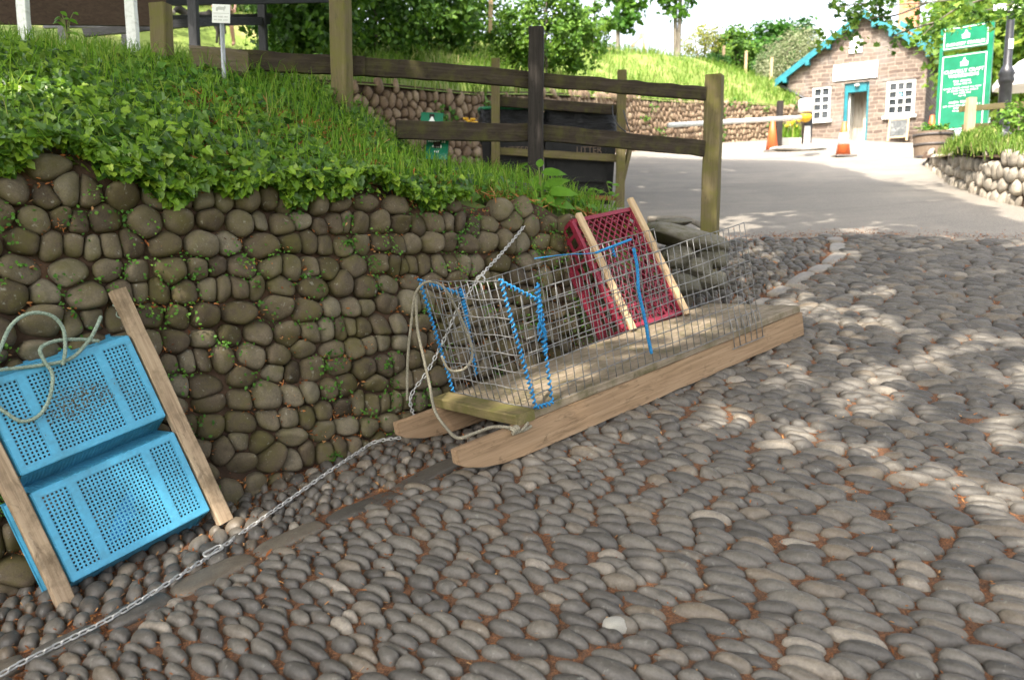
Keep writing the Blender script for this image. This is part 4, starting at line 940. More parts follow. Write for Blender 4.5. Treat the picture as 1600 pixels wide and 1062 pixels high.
def masonry(name):
    m, t, b, o = nt(name); v = coords(t); dn = t.nodes.new('ShaderNodeTexNoise'); dn.inputs['Scale'].default_value = 2.3; t.links.new(v, dn.inputs['Vector'])
    vm = t.nodes.new('ShaderNodeVectorMath'); vm.operation = 'MULTIPLY_ADD'; t.links.new(dn.outputs['Color'], vm.inputs[0]); vm.inputs[1].default_value = (.09, .09, .13); t.links.new(v, vm.inputs[2])
    sw = t.nodes.new('ShaderNodeSeparateXYZ'); t.links.new(vm.outputs[0], sw.inputs[0]); cb = t.nodes.new('ShaderNodeCombineXYZ')
    t.links.new(mathn(t, 'ADD', sw.outputs[0], sw.outputs[1]), cb.inputs[0]); t.links.new(sw.outputs[2], cb.inputs[1])
    br = t.nodes.new('ShaderNodeTexBrick'); t.links.new(cb.outputs[0], br.inputs['Vector']); br.inputs['Scale'].default_value = 1; br.inputs['Brick Width'].default_value = .27; br.inputs['Row Height'].default_value = .135
    br.inputs['Mortar Size'].default_value = .016; br.inputs['Mortar Smooth'].default_value = .4; br.inputs['Bias'].default_value = -.1; br.offset_frequency = 2; br.squash = 1.7; br.squash_frequency = 3; br.offset = .37
    br.inputs['Color1'].default_value = (.10, .071, .057, 1); br.inputs['Color2'].default_value = (.195, .158, .128, 1); br.inputs['Mortar'].default_value = (.26, .213, .172, 1)
    n = noise(t, v, 5, 5, .7); n2 = noise(t, v, 1.7, 3, .6)
    c = mixc(t, .6, br.outputs['Color'], ramp(t, [(.3, (.55, .5, .48)), (.7, (1.3, 1.25, 1.2))], n), 'MULTIPLY')
    c = mixc(t, ramp(t, [(.5, (0, 0, 0)), (.62, (.6, .6, .6))], n2), c, mixc(t, .5, c, (.22, .21, .20)))
    t.links.new(c, b.inputs['Base Color']); b.inputs['Roughness'].default_value = .9
    bump(t, b, mathn(t, 'SUBTRACT', mathn(t, 'MULTIPLY', n, .5), br.outputs['Fac']), .6, .02); return m
M_MASONRY = masonry('rubble_masonry')

# ---------------------------------------------------------------- near post and rail fence
fence = thing('post_and_rail_fence', 'dark two rail wooden fence with four odd posts along the ivy bank', 'fence', (0, 5.9, 1.9))
p_end = at(1116, 118, 6.3); p_mid = at(841, 48, 6.0); p_tall = at(532, -120, 5.6); p_stub = at(257, 12, 5.35)
def post(p, base_z, w, d, mat, label, yaw=0.0):
    return beam('post', Vector((p.x, p.y, base_z)), Vector((p.x + .004, p.y, p.z)), w, d, mat, fence, up=(math.sin(yaw), math.cos(yaw), 0), amp=.002, label=label, ch=.008)
post(p_end, gz(p_end.x, p_end.y) - .3, .125, .125, M_POST, 'thick square end post with a weathered flat top', .45)
post(Vector((p_mid.x - .02, p_mid.y - .085, p_mid.z)), 1.55, .105, .075, M_BLACKPOST, 'tall blackened post fixed in front of the rails', .15)
post(Vector((p_tall.x, p_tall.y - .09, p_tall.z)), 2.2, .12, .10, M_POST, 'tall square post running out of the top of the picture', .38)
post(Vector((p_stub.x, p_stub.y - .07, p_stub.z)), 2.4, .115, .09, M_POST, 'short mossy post stub by the white posts', .25)
def rail(pa, pb, w, label=None, **k): return beam('rail', pa, pb, .045, w, M_DARKRAIL, fence, label=label, amp=.0035, warp=.004, **k)
rail(at(300, 88, 5.36), at(570, 105, 5.64), .125); rail(at(565, 104, 5.66), at(842, 126, 6.0), .118); rail(at(838, 126, 6.02), at(1102, 146, 6.27), .098)
rail(at(620, 203, 5.72), at(842, 208, 6.0), .128); rail(at(838, 208, 6.02), at(1100, 231, 6.27), .118)
lg = thing('log_rail', 'pale rough split log lying in the grass beside the thin grey sign pole', 'log', at(350, 95, 5.2))
beam('log', at(298, 95, 5.15), at(388, 99, 5.25), .11, .15, M_LOG, lg, amp=.008, warp=.01, ch=.03)

# ---------------------------------------------------------------- rubble slabs at the end of the wall
def rock(name, c, s, label, mat, rot=0.0, seed=0, group=None, tilt=0.0):
    rnd = np.random.default_rng(seed); bm = bmesh.new(); bmesh.ops.create_icosphere(bm, subdivisions=4, radius=1)
    k = rnd.normal(size=(5, 3)) * 1.7; ph = rnd.random(5) * 6; cuts = rnd.normal(size=(9, 3)); cuts /= np.linalg.norm(cuts, axis=1, keepdims=True); cds = rnd.uniform(.82, 1.08, 9)
    for v in bm.verts:
        p = np.array(v.co); q = p / max(1e-6, (np.abs(p) ** 3.4).sum() ** (1 / 3.4))
        for cn_, cd in zip(cuts, cds):
            e = float(q @ cn_) - cd
            if e > 0: q = q - cn_ * e * .9
        n = sum(math.sin(float(k[i] @ p) * (1 + i) + ph[i]) / (1 + .7 * i) for i in range(5)) * .035; v.co = Vector(q * (1 + n))
    me = bpy.data.meshes.new(name); bm.to_mesh(me); bm.free(); me.polygons.foreach_set('use_smooth', [True] * len(me.polygons))
    a = me.attributes.new('rnd', 'FLOAT', 'POINT'); a.data.foreach_set('value', [rnd.random()] * len(me.vertices))
    o = put(name, me, mat, world=Matrix.Translation(c) @ Matrix.Rotation(rot, 4, 'Z') @ Matrix.Rotation(tilt, 4, 'Y') @ Matrix.Diagonal((*[x / 2 for x in s], 1)))
    return props(o, label, 'rock', group, 'thing')
M_SLABROCK = stonemat('grey_slab_rock', [(0, (.10, .095, .08)), (.5, (.16, .15, .13)), (1, (.22, .205, .175))], moss=(.075, .068, .015), mossamt=.55, rough=.8, spots=.3)
GR = 'rubble slabs stacked at the wall end'
rock('slab_rock', at(1070, 372, 5.62), (.58, .42, .15), 'big flat grey slab lying across the top of the rubble below the square post', M_SLABROCK, .35, 1, GR, .22)
rock('slab_rock', at(1052, 347, 5.85), (.26, .2, .06), 'thin brown stone slab lying loose on the big flat rubble slab', M_SLABROCK, .1, 2, GR)
rock('slab_rock', at(1114, 404, 5.6), (.2, .24, .14), 'mossy slab poking out right of the mesh under the square post', M_SLABROCK, .7, 3, GR, .25)
rock('slab_rock', at(1056, 400, 5.55), (.22, .3, .17), 'blocky rubble stone under the big slab and next to the red crate', M_SLABROCK, -.2, 4, GR)
rock('slab_rock', at(1086, 418, 5.54), (.2, .26, .14), 'wide dark rubble slab in the middle of the heap', M_SLABROCK, .4, 5, GR, .15)
rock('slab_rock', at(1112, 438, 5.5), (.19, .22, .13), 'small rubble stone at the right foot of the heap', M_SLABROCK, .9, 7, GR, .1)
rock('slab_rock', at(1064, 447, 5.47), (.24, .26, .17), 'lowest rubble block beside the foot of the red crate', M_SLABROCK, .1, 6, GR)
rock('flat_cap_rock', at(826, 307, 5.3), (.34, .26, .13), 'rounded grey stone capping the wall beside the leafy dock plant', M_SLABROCK, .6, 8, None, .25)
rock('white_cobble', hit(962, 978, .012), (.075, .05, .05), 'single chalky white pebble among the grey cobbles near the bottom', simple('white_quartz', [(.2, .185, .155), (.42, .40, .35)], 40, rough=.8), .2, 9)
kb = thing('pale_kerb', 'pale curved kerb edge on the road left of the square end post', 'kerb', hit(1060, 350))
mb = MB(); mb.tube(smooth([at(1012, 343, 7.3), at(1040, 342, 7.3), at(1072, 343, 7.2), at(1092, 350, 6.95), at(1110, 362, 6.7)], 6), .03, 6); mb.obj('kerb_stone', M_SUNSTONE, kb, True)

# ---------------------------------------------------------------- litter bins behind the fence
YB = 9.5
fr = thing('bin_stand', 'olive timber frame with crossbars standing round the two dark litter bins', 'frame', (at(870, 330, YB).x, YB, gz(.6, YB)))
gzb = gz(.6, YB)
for px, top in ((774, 92), (972, 110)):
    a = at(px, top, YB - .02); beam('post', Vector((a.x, a.y, gzb - .1)), a, .10, .08, M_POST, fr, up=(0, 1, 0))
beam('rail', at(768, 158, YB + .06), at(966, 172, YB + .06), .04, .115, M_DARKRAIL, fr); beam('rail', at(776, 236, YB + .05), at(968, 248, YB + .05), .035, .085, M_POST, fr)
beam('rail', at(776, 303, YB + .05), at(962, 310, YB + .05), .035, .05, M_RUST, fr)
beam('brace', at(985, 230, YB + .1), at(968, 300, YB + .03), .05, .05, M_POST, fr)
def bin_(pxl, pxr, label, name='litter_bin'):
    a = at(pxl, 305, YB + .16); b = at(pxr, 310, YB + .16); w = b.x - a.x; zt = at(pxr, 200, YB).z; zb = gzb - .02; d = .55
    t = thing(name, label, 'litter bin', ((a.x + b.x) / 2, YB + .15 + d / 2, zb), 'litter bins in the timber frame')
    mb = MB(); H = zt - zb; T = Matrix.Translation((0, 0, 0))
    poly = [Vector((-w / 2 + .05, -d / 2 + .04, 0)), Vector((w / 2 - .05, -d / 2 + .04, 0)), Vector((w / 2 - .05, d / 2 - .04, 0)), Vector((-w / 2 + .05, d / 2 - .04, 0))]
    vs = [p for p in poly] + [Vector((p.x * w / (w - .1), p.y * d / (d - .08), H)) for p in poly]
    mb.add(vs, [(3, 2, 1, 0), (4, 5, 6, 7), (0, 1, 5, 4), (1, 2, 6, 5), (2, 3, 7, 6), (3, 0, 4, 7)])
    mb.box((0, -d / 2 - .004, H * .36), (w * .82, .03, .02)); mb.box((-w * .36, -d / 2 + .012, H * .5), (.035, .04, H * .8)); mb.box((w * .36, -d / 2 + .012, H * .5), (.035, .04, H * .8))
    mb.obj('body', M_BIN, t, bevel=.01, local=Matrix.Identity(4))
    # bag pulled over the top: a crumpled collar
    g = np.random.default_rng(int(pxl)); nu_, nv_ = 90, 14; th = np.linspace(0, 2 * PI, nu_, endpoint=False); e = 6
    R = (np.abs(np.cos(th) / (w / 2 + .03)) ** e + np.abs(np.sin(th) / (d / 2 + .03)) ** e) ** (-1 / e); vs = []; fs = []
    for j in range(nv_):
        f = j / (nv_ - 1); z = H - .10 + .34 * f
        for i in range(nu_):
            r = R[i] * (1 + .035 * math.sin(th[i] * 9 + f * 5) * (.4 + f) + .02 * math.sin(f * 22 + th[i] * 3) - .05 * f * f) + g.normal() * .003; vs.append((r * math.cos(th[i]), r * math.sin(th[i]), z + .012 * math.sin(th[i] * 7)))
    for j in range(nv_ - 1): fs += [(j * nu_ + i, j * nu_ + (i + 1) % nu_, (j + 1) * nu_ + (i + 1) % nu_, (j + 1) * nu_ + i) for i in range(nu_)]
    fs.append([(nv_ - 1) * nu_ + i for i in range(nu_)])
    mb = MB(); mb.add(vs, fs); mb.obj('bin_bag', M_BAG, t, True, local=Matrix.Identity(4))
    mb = MB(); ring = [Vector((R[i] * .99 * math.cos(th[i]), R[i] * .99 * math.sin(th[i]), H + .245)) for i in range(0, nu_, 3)]; mb.tube(ring, .02, 6, closed=True)
    mb.obj('rim', M_BINRIM, t, True, local=Matrix.Identity(4))
    me = text_mesh('LITTER', .105, Matrix.Translation((.10, -d / 2 - .02, at(910, 235, YB + .15).z - zb)) @ Matrix.Rotation(PI / 2, 4, 'X'), squash=.95)
    put('lettering', me, M_BRONZELETTER, t, local=Matrix.Identity(4))
bin_(752, 836, 'dark litter bin lettered LITTER behind the blackened fence post, the left one'); bin_(850, 962, 'dark litter bin lettered LITTER right of the blackened fence post')
cb = thing('black_cable', 'thin black cable hanging in a loop from the right post of the bin frame', 'cable', at(960, 165, YB - .1))
mb = MB(); mb.tube(smooth([at(957, 165, YB - .08), at(958, 180, YB - .12), at(966, 196, YB - .14), at(978, 206, YB - .12)], 8), .008, 5); mb.tube(smooth([at(974, 172, YB - .1), at(979, 190, YB - .12), at(984, 206, YB - .1)], 8), .007, 5); mb.obj('cable', M_LAMPBLACK, cb, True)

# small green signs by the wall
def word_bars(mb, w, lines, M, thick=.002, seed=0):
    rr = random.Random(seed)
    for (cx, z, lw, h) in lines:
        x = cx - lw / 2
        while x < cx + lw / 2 - h * .5:
            l = min(h * rr.uniform(1.4, 4.2), cx + lw / 2 - x)
            n = max(1, int(l / (h * .55)))
            for k in range(n): mb.box((x + (k + .4) * l / n, -thick, z + rr.uniform(-.06, .1) * h), (l / n * .55, .002, h * rr.choice((.62, .62, .95))), M)
            x += l + h * .55
def ground_sign(pxc, pyt, pyb, pxw, Y, label, seed, tri=False):
    a = at(pxc, (pyt + pyb) / 2, Y); w = pxw / FPX * Y; h = (pyb - pyt) / FPX * Y
    t = thing('small_green_sign', label, 'sign', (a.x, a.y, a.z), 'small green notices behind the bank')
    M = Matrix.Rotation(-.3, 4, 'X') @ Matrix.Rotation(.05, 4, 'Y')
    mb = MB(); mb.box((0, 0, 0), (w, .012, h), M); mb.obj('panel', M_GREENSIGN, t, local=Matrix.Identity(4), bevel=.002)
    mb = MB()
    if tri: mb.prism([M @ Vector(p) for p in ((-.09 * w / .35, -.009, -h * .5), (.08 * w / .35, -.009, -h * .5), (.035 * w / .35, -.009, -h * .1), (.0, -.009, h * .32), (-.03 * w / .35, -.009, -h * .1))], Vector((0, 0, 0)), Vector((0, -.002, 0)))
    else: word_bars(mb, w, [(-.02 * w, h * .34, w * .8, h * .13), (0, h * .1, w * .45, h * .15), (.02 * w, -h * .14, w * .3, h * .13)], M, .008, seed)
    mb.obj('lettering', M_LETTER, t, local=Matrix.Identity(4))
    mb = MB(); mb.box((0, .02, -.5), (.05, .05, 1.1)); mb.obj('stake', M_BLACKPOST, t, local=Matrix.Identity(4))
ground_sign(675, 176, 196, 34, 8.6, 'small green sign with a white pointed mark showing above the lower fence rail', 1, True)
ground_sign(683, 216, 250, 34, 5.9, 'small green notice with three white lines of writing under the lower fence rail', 2)

# ---------------------------------------------------------------- thin white sign on a grey pole
sg = thing('notice_on_pole', 'small white notice on a thin grey pole rising from the grass on the left', 'sign', at(349, 118, 5.0))
a = at(346, 20, 5.0); b = at(350, 120, 5.0); mb = MB(); mb.tube([b - Vector((0, 0, .3)), a], .0135, 8); mb.obj('pole', M_GREYPOLE, sg, True)
c = at(345.5, 22, 4.97); M = Matrix.Translation(c) @ Matrix.Rotation(-.05, 4, 'Z') @ Matrix.Rotation(.05, 4, 'Y'); mb = MB(); mb.box((0, 0, 0), (.108, .008, .106), M); mb.obj('panel', M_WHITEBOARD, sg, bevel=.001)
mb = MB(); mb.box((0, -.005, .002), (.1, .002, .0022), M); word_bars(mb, .1, [(0, -.018, .088, .010), (0, -.036, .084, .010)], M, .0045, 3)
mb.prism([M @ Vector(p) for p in ((-.03, -.0045, .018), (-.028, -.0045, .034), (-.012, -.0045, .040), (.018, -.0045, .038), (.026, -.0045, .046), (.03, -.0045, .034), (.022, -.0045, .022), (.02, -.0045, .012), (.014, -.0045, .022), (-.016, -.0045, .022), (-.022, -.0045, .012))], Vector((0, 0, 0)), Vector((0, -.001, 0)))
mb.obj('lettering', simple('faint_grey_print', [(.45, .45, .42), (.55, .55, .52)], 9, bs_=0), sg)

# ---------------------------------------------------------------- brown board on white posts (back of a big sign) and black paddock fence
bb = thing('brown_board', 'large brown timber board carried on two white posts at the top left', 'signboard', at(130, 60, 6.3))
for px0, px1, pyb in ((32, 43, 75), (203, 212, 92)):
    a = at(px0, -30, 6.2); b = at(px1, pyb, 6.2); a.x = b.x - .015; beam('post', b - Vector((0, 0, .35)), a, .075, .06, M_WHITEPAINT, bb, up=(0, 1, 0))
M_, L_ = frame(at(-160, 12, 6.1), at(262, 20, 6.95)); mb = MB(); mb.box((L_ / 2, 0, .20), (L_, .03, .62), M_); mb.obj('board', M_BROWNBOARD, bb)
mb = MB()
bf = thing('paddock_fence', 'black stained post and rail paddock fence in front of the donkey', 'fence', at(300, 70, 11))
def bpost(px, Y, yt=-25): 
    a = at(px, yt, Y); z = float(upper(np.array([a.x]), np.array([Y]))[0]); beam('post', Vector((a.x, a.y, z - .3)), a, .11, .11, M_BLACKFENCE, bf, up=(0, 1, 0), amp=.001)
bpost(300, 10.6); bpost(98, 11.5, 24); bpost(408, 12.6); bpost(196, 11.0, 10)
def brail(p, q, Y0, Y1, w=.13): beam('rail', at(*p, Y0), at(*q, Y1), .05, w, M_BLACKFENCE, bf, amp=.001)
brail((130, 52, ), (300, 36), 10.2, 10.65, .10); brail((300, 35), (420, 33), 10.65, 12.8, .11); brail((262, 28), (425, 25), 11.8, 12.8, .06)
brail((70, 40), (200, 37), 12.0, 11.0, .09); brail((250, 2), (520, -2), 10.7, 13, .12)

# ---------------------------------------------------------------- person and donkey behind the paddock fence
def skin_body(name, nodes, edges, mat, parent, sub=2, label=None):
    me = bpy.data.meshes.new(name); me.from_pydata([n[0] for n in nodes], edges, []); o = bpy.data.objects.new(name, me); COL.objects.link(o)
    md = o.modifiers.new('s', 'SKIN'); md.use_smooth_shade = True
    for i, n in enumerate(nodes): r = n[1]; me.skin_vertices[0].data[i].radius = (r, r) if not isinstance(r, tuple) else r
    me.skin_vertices[0].data[0].use_root = True
    ss_ = o.modifiers.new('u', 'SUBSURF'); ss_.levels = sub; ss_.render_levels = sub
    dg = bpy.context.evaluated_depsgraph_get(); m2 = bpy.data.meshes.new_from_object(o.evaluated_get(dg)); bpy.data.objects.remove(o)
    m2.polygons.foreach_set('use_smooth', [True] * len(m2.polygons))
    return put(name, m2, mat, parent, local=Matrix.Identity(4), label=label)
YD = 20.3
fp = at(355, 73, YD); pz = float(upper(np.array([fp.x]), np.array([YD]))[0])
pe = thing('person', 'person in a pink checked shirt and bare legs standing behind the donkey', 'person', (fp.x, fp.y, fp.z - .02))
nodes = [((0, 0, .92), .13), ((0, 0, 1.08), .12), ((0, .01, 1.25), .145), ((0, .01, 1.4), .11), ((0, 0, 1.5), .055), ((0, -.01, 1.6), .085), ((0, -.015, 1.70), .088),
         ((-.09, 0, .85), .085), ((-.11, -.03, .5), .058), ((-.10, .02, .1), .038), ((-.11, -.13, .03), .034), ((.09, 0, .85), .085), ((.13, -.02, .5), .058), ((.16, .03, .1), .038), ((.17, -.12, .03), .034),
         ((-.17, .01, 1.40), .052), ((-.25, .0, 1.15), .042), ((-.23, -.16, .98), .03), ((-.22, -.22, .95), .028), ((.17, .01, 1.40), .052), ((.24, .03, 1.13), .042), ((.26, -.08, .92), .03), ((.26, -.12, .85), .028)]
for sx, hx, hy, hz in ((-1, -.22, -.22, .95), (1, .26, -.12, .85)):
    pass
edges = [(0, 1), (1, 2), (2, 3), (3, 4), (4, 5), (5, 6), (0, 7), (7, 8), (8, 9), (9, 10), (0, 11), (11, 12), (12, 13), (13, 14), (3, 15), (15, 16), (16, 17), (17, 18), (3, 19), (19, 20), (20, 21), (21, 22)]
for h in (18, 22):
    hx, hy, hz = nodes[h][0]
    for k, (dx, L) in enumerate(((-.028, .07), (-.010, .085), (.010, .08), (.028, .065))):
        nodes.append(((hx + dx, hy - .02, hz - .035), .010)); edges.append((h, len(nodes) - 1)); nodes.append(((hx + dx, hy - .03, hz - .035 - L * .6), .009)); edges.append((len(nodes) - 2, len(nodes) - 1))
    nodes.append(((hx - .03 if h == 22 else hx + .03, hy - .045, hz - .01), .011)); edges.append((h, len(nodes) - 1)); nodes.append(((hx - .035 if h == 22 else hx + .035, hy - .065, hz - .035), .009)); edges.append((len(nodes) - 2, len(nodes) - 1))
skin_body('body', nodes, edges, M_SKIN, pe)
def check_mat():
    m, t, b, o = nt('pink_check_cloth'); v = coords(t, (22, 22, 22)); sp = t.nodes.new('ShaderNodeSeparateXYZ'); t.links.new(v, sp.inputs[0])
    def stripe(s): return mathn(t, 'GREATER_THAN', mathn(t, 'FRACT', s), .5)
    f = mathn(t, 'MULTIPLY', mathn(t, 'ADD', stripe(sp.outputs[0]), stripe(sp.outputs[2])), .5)
    t.links.new(ramp(t, [(0, (.62, .52, .54)), (.5, (.55, .25, .31)), (1, (.48, .12, .19))], f), b.inputs['Base Color']); b.inputs['Roughness'].default_value = .9; return m
sh = [((0, 0, .9), .165), ((0, 0, 1.08), .15), ((0, .01, 1.25), .17), ((0, .01, 1.40), .13), ((0, 0, 1.47), .075), ((-.17, .01, 1.40), .075), ((-.25, .0, 1.15), .062), ((-.24, -.10, 1.05), .05), ((.17, .01, 1.40), .075), ((.24, .03, 1.13), .062), ((.255, -.04, 1.0), .052)]
skin_body('shirt', sh, [(0, 1), (1, 2), (2, 3), (3, 4), (3, 5), (5, 6), (6, 7), (3, 8), (8, 9), (9, 10)], check_mat(), pe)
skin_body('shorts', [((0, 0, .92), .155), ((-.095, 0, .80), .105), ((-.11, -.02, .60), .092), ((.095, 0, .80), .105), ((.125, -.01, .60), .092)], [(0, 1), (1, 2), (0, 3), (3, 4)], simple('tan_shorts', [(.16, .11, .08), (.24, .17, .12)], 8), pe)
mb = MB(); mb.lathe([(.02, 1.83), (.07, 1.81), (.098, 1.75), (.10, 1.68), (.092, 1.64)], (0, .012, 0), 16, .95, 1.05); mb.obj('hair', simple('brown_hair', [(.03, .018, .01), (.08, .05, .03)], 30), pe, True, local=Matrix.Identity(4))
mb = MB()
for sx in (-1, 1): mb.lathe([(.002, -.012), (.012, 0), (.002, .012)], (sx * .034, -.098, 1.675), 8, 1, .5)
mb.lathe([(.004, -.02), (.014, -.012), (.008, .02), (.003, .03)], (0, -.105, 1.65), 8); mb.lathe([(.003, -.008), (.026, 0), (.003, .008)], (0, -.092, 1.60), 10, 1, .3); mb.obj('face', simple('face_features', [(.10, .05, .04), (.2, .1, .08)], 20), pe, True, local=Matrix.Identity(4))
dk = at(320, 70, YD - .5); dn = thing('donkey', 'small dark grey donkey standing side on with its pale muzzle turned to the lane', 'donkey', (dk.x, dk.y, dk.z - .02))
dn_nodes = [((.05, 0, .62), (.17, .155)), ((.28, 0, .64), .165), ((.40, 0, .62), .12), ((-.18, 0, .60), (.165, .155)), ((-.33, 0, .63), .12), ((-.45, -.06, .74), .085), ((-.54, -.14, .80), .072), ((-.585, -.24, .72), .052), ((-.60, -.30, .66), .042),
            ((.32, -.085, .48), .085), ((.36, -.09, .30), .045), ((.33, -.09, .14), .032), ((.32, -.095, .03), .036), ((.32, .085, .48), .085), ((.37, .09, .30), .045), ((.34, .09, .14), .032), ((.33, .09, .03), .036),
            ((-.27, -.085, .44), .07), ((-.27, -.085, .26), .042), ((-.275, -.085, .12), .03), ((-.28, -.09, .03), .034), ((-.27, .085, .44), .07), ((-.24, .085, .26), .042), ((-.25, .085, .12), .03), ((-.25, .09, .03), .034),
            ((-.52, -.08, .88), .03), ((-.50, -.06, 1.0), .036), ((-.49, -.06, 1.08), .012), ((-.50, -.18, .89), .03), ((-.47, -.20, 1.0), .036), ((-.46, -.21, 1.08), .012), ((.47, .0, .60), .03), ((.50, 0, .42), .02), ((.50, 0, .26), .03)]
dn_e = [(0, 1), (1, 2), (0, 3), (3, 4), (4, 5), (5, 6), (6, 7), (7, 8), (1, 9), (9, 10), (10, 11), (11, 12), (1, 13), (13, 14), (14, 15), (15, 16), (3, 17), (17, 18), (18, 19), (19, 20), (3, 21), (21, 22), (22, 23), (23, 24), (6, 25), (25, 26), (26, 27), (6, 28), (28, 29), (29, 30), (2, 31), (31, 32), (32, 33)]
skin_body('body', dn_nodes, dn_e, M_DONKEY, dn)
mb = MB(); mb.tube([Vector((-.597, -.275, .69)), Vector((-.604, -.315, .65)), Vector((-.606, -.33, .635))], [.050, .050, .03], 10); mb.obj('muzzle', M_MUZZLE, dn, True, local=Matrix.Identity(4))
mb = MB()
for k in range(26):
    x = -.33 - .2 * k / 26; mb.box((x, -.02 - .1 * k / 26, .745 + .12 * k / 26), (.012, .02, .07), None)
mb.obj('mane', M_BLACKFENCE, dn, local=Matrix.Identity(4))

# ---------------------------------------------------------------- workshop building
FA = at(1222, 200, 29.4); FB = at(1470, 222, 26.6); FA.z = 4.7; FB.z = 4.7
fe = (FB - FA); FW = fe.length; fe.normalize(); fn = Vector((fe.y, -fe.x, 0))     # towards the viewer
if fn.y > 0: fn = -fn
BMx = Matrix((fe, -fn, Z)).transposed().to_4x4(); BMx.translation = FA; BI = BMx.inverted()
def fpx(px, py, off=0.0):
    o = BI @ Vector((0, 0, EYE)); d = BI.to_3x3() @ ray(px, py); t = (-off - o.y) / d.y; q = o + d * t; return q.x, q.z
bd = thing('workshop_building', 'pinkish stone gabled workshop with teal bargeboards and an open teal door', 'building', mat4=BMx)
xl, zl = fpx(1214, 128); xr, zr = fpx(1466, 91); xt, ztop = fpx(1352, 24)
ze = (zl + zr) / 2
dx0, dz1 = fpx(1320, 131); dx1, dz0 = fpx(1354, 217); wx0, wz1 = fpx(1270, 137); wx1, wz0 = fpx(1296, 187); vx0, vz1 = fpx(1386, 127); vx1, vz0 = fpx(1428, 179)
open_ = [(dx0, dx1, -.5, dz1), (wx0, wx1, wz0, wz1), (vx0, vx1, vz0, vz1)]
XL, XR = xl + .35, xr - .3
def roofz(x): return ze + (ztop - ze) * (1 - abs(x - xt) / ((xr - xl) / 2))
xs_ = sorted([XL, XR, xt] + [v for o in open_ for v in o[:2]]); mb = MB(); TH = .4
for a, b in zip(xs_[:-1], xs_[1:]):
    zs = [-.5]; zc_ = []
    for o in open_:
        if o[0] < (a + b) / 2 < o[1]: zc_.append((o[2], o[3]))
    cur = -.5
    segs = []
    for (z0, z1) in sorted(zc_):
        if z0 > cur: segs.append((cur, z0))
        cur = z1
    for s0, s1 in segs: mb.prism([Vector((a, 0, s0)), Vector((b, 0, s0)), Vector((b, 0, s1)), Vector((a, 0, s1))], Vector((0, 0, 0)), Vector((0, TH, 0)))
    mb.prism([Vector((a, 0, cur)), Vector((b, 0, cur)), Vector((b, 0, roofz(b) - .06)), Vector((a, 0, roofz(a) - .06))], Vector((0, 0, 0)), Vector((0, TH, 0)))
DEP = 9.0
for x in (XL, XR - TH): mb.box((x + TH / 2, TH + DEP / 2, roofz(XL) / 2 - .3), (TH, DEP - .01, roofz(XL) + .4))
mb.obj('wall', M_MASONRY, bd, local=Matrix.Identity(4))
for sgn in (-1, 1):
    mb = MB(); xe = xl if sgn < 0 else xr
    mb.prism([Vector((xe, 0, roofz(xe) - .02)), Vector((xt, 0, ztop - .02)), Vector((xt, 0, ztop + .1)), Vector((xe, 0, roofz(xe) + .1))], Vector((0, -.22, 0)), Vector((0, DEP, 0)))
    mb.obj('roof', M_TILE, bd, local=Matrix.Identity(4))
    mb = MB()
    mb.prism([Vector((xe, 0, roofz(xe) - .12)), Vector((xt, 0, ztop - .12)), Vector((xt, 0, ztop + .12)), Vector((xe, 0, roofz(xe) + .12))], Vector((0, -.27, 0)), Vector((0, -.225, 0)))
    bg = mb.obj('bargeboard', M_TEAL, bd, local=Matrix.Identity(4))
    for f in (.12, .38, .62, .86):
        x = xe + (xt - xe) * f; mb = MB(); mb.box((x, -.15, roofz(x) - .17), (.13, .26, .16)); mb.obj('purlin_end', M_TEAL, bg, local=Matrix.Identity(4))
# second gable edge just behind on the right
mb = MB(); o_ = .75
mb.prism([Vector((xr + o_, 0, roofz(xr) + .02)), Vector((xt + o_, 0, ztop + .02)), Vector((xt + o_, 0, ztop + .22)), Vector((xr + o_, 0, roofz(xr) + .22))], Vector((0, 2.2, 0)), Vector((0, 2.26, 0))); mb.obj('rear_bargeboard', M_TEAL, bd, local=Matrix.Identity(4))
# window frames with bars, panes as one part
def window(x0, x1, z0, z1, nx, nz, label):
    y0 = .06; mb = MB(); fwid = (x1 - x0) * .11
    mb.box(((x0 + x1) / 2, y0, z1 - fwid / 2), (x1 - x0, .08, fwid)); mb.box(((x0 + x1) / 2, y0, z0 + fwid / 2), (x1 - x0, .08, fwid)); mb.box((x0 + fwid / 2, y0, (z0 + z1) / 2), (fwid, .076, z1 - z0)); mb.box((x1 - fwid / 2, y0, (z0 + z1) / 2), (fwid, .076, z1 - z0))
    ix0, ix1, iz0, iz1 = x0 + fwid, x1 - fwid, z0 + fwid, z1 - fwid
    for i in range(1, nx): mb.box((ix0 + (ix1 - ix0) * i / nx, y0, (iz0 + iz1) / 2), (.05, .07, iz1 - iz0))
    for j in range(1, nz): mb.box(((ix0 + ix1) / 2, y0, iz0 + (iz1 - iz0) * j / nz), (ix1 - ix0, .066, .05))
    w = mb.obj('window', M_WHITEPAINT, bd, local=Matrix.Identity(4), label=label)
    mb = MB(); mb.box(((ix0 + ix1) / 2, y0 + .02, (iz0 + iz1) / 2), (ix1 - ix0, .012, iz1 - iz0)); mb.obj('pane', M_GLASS, w, local=Matrix.Identity(4))
    mb = MB(); mb.box(((x0 + x1) / 2, -.03, z0 - .05), (x1 - x0 + .16, .16, .09)); mb.obj('sill', M_WHITEPAINT, w, local=Matrix.Identity(4))
    mb = MB(); mb.box(((x0 + x1) / 2, -.004, z1 + .06), (x1 - x0 + .3, .03, .11)); mb.obj('lintel', M_MASONRY, w, local=Matrix.Identity(4)); return w
window(wx0, wx1, wz0, wz1, 2, 4, 'narrow eight pane window left of the door'); w2 = window(vx0, vx1, vz0, vz1, 3, 4, 'wide twelve pane window right of the door')
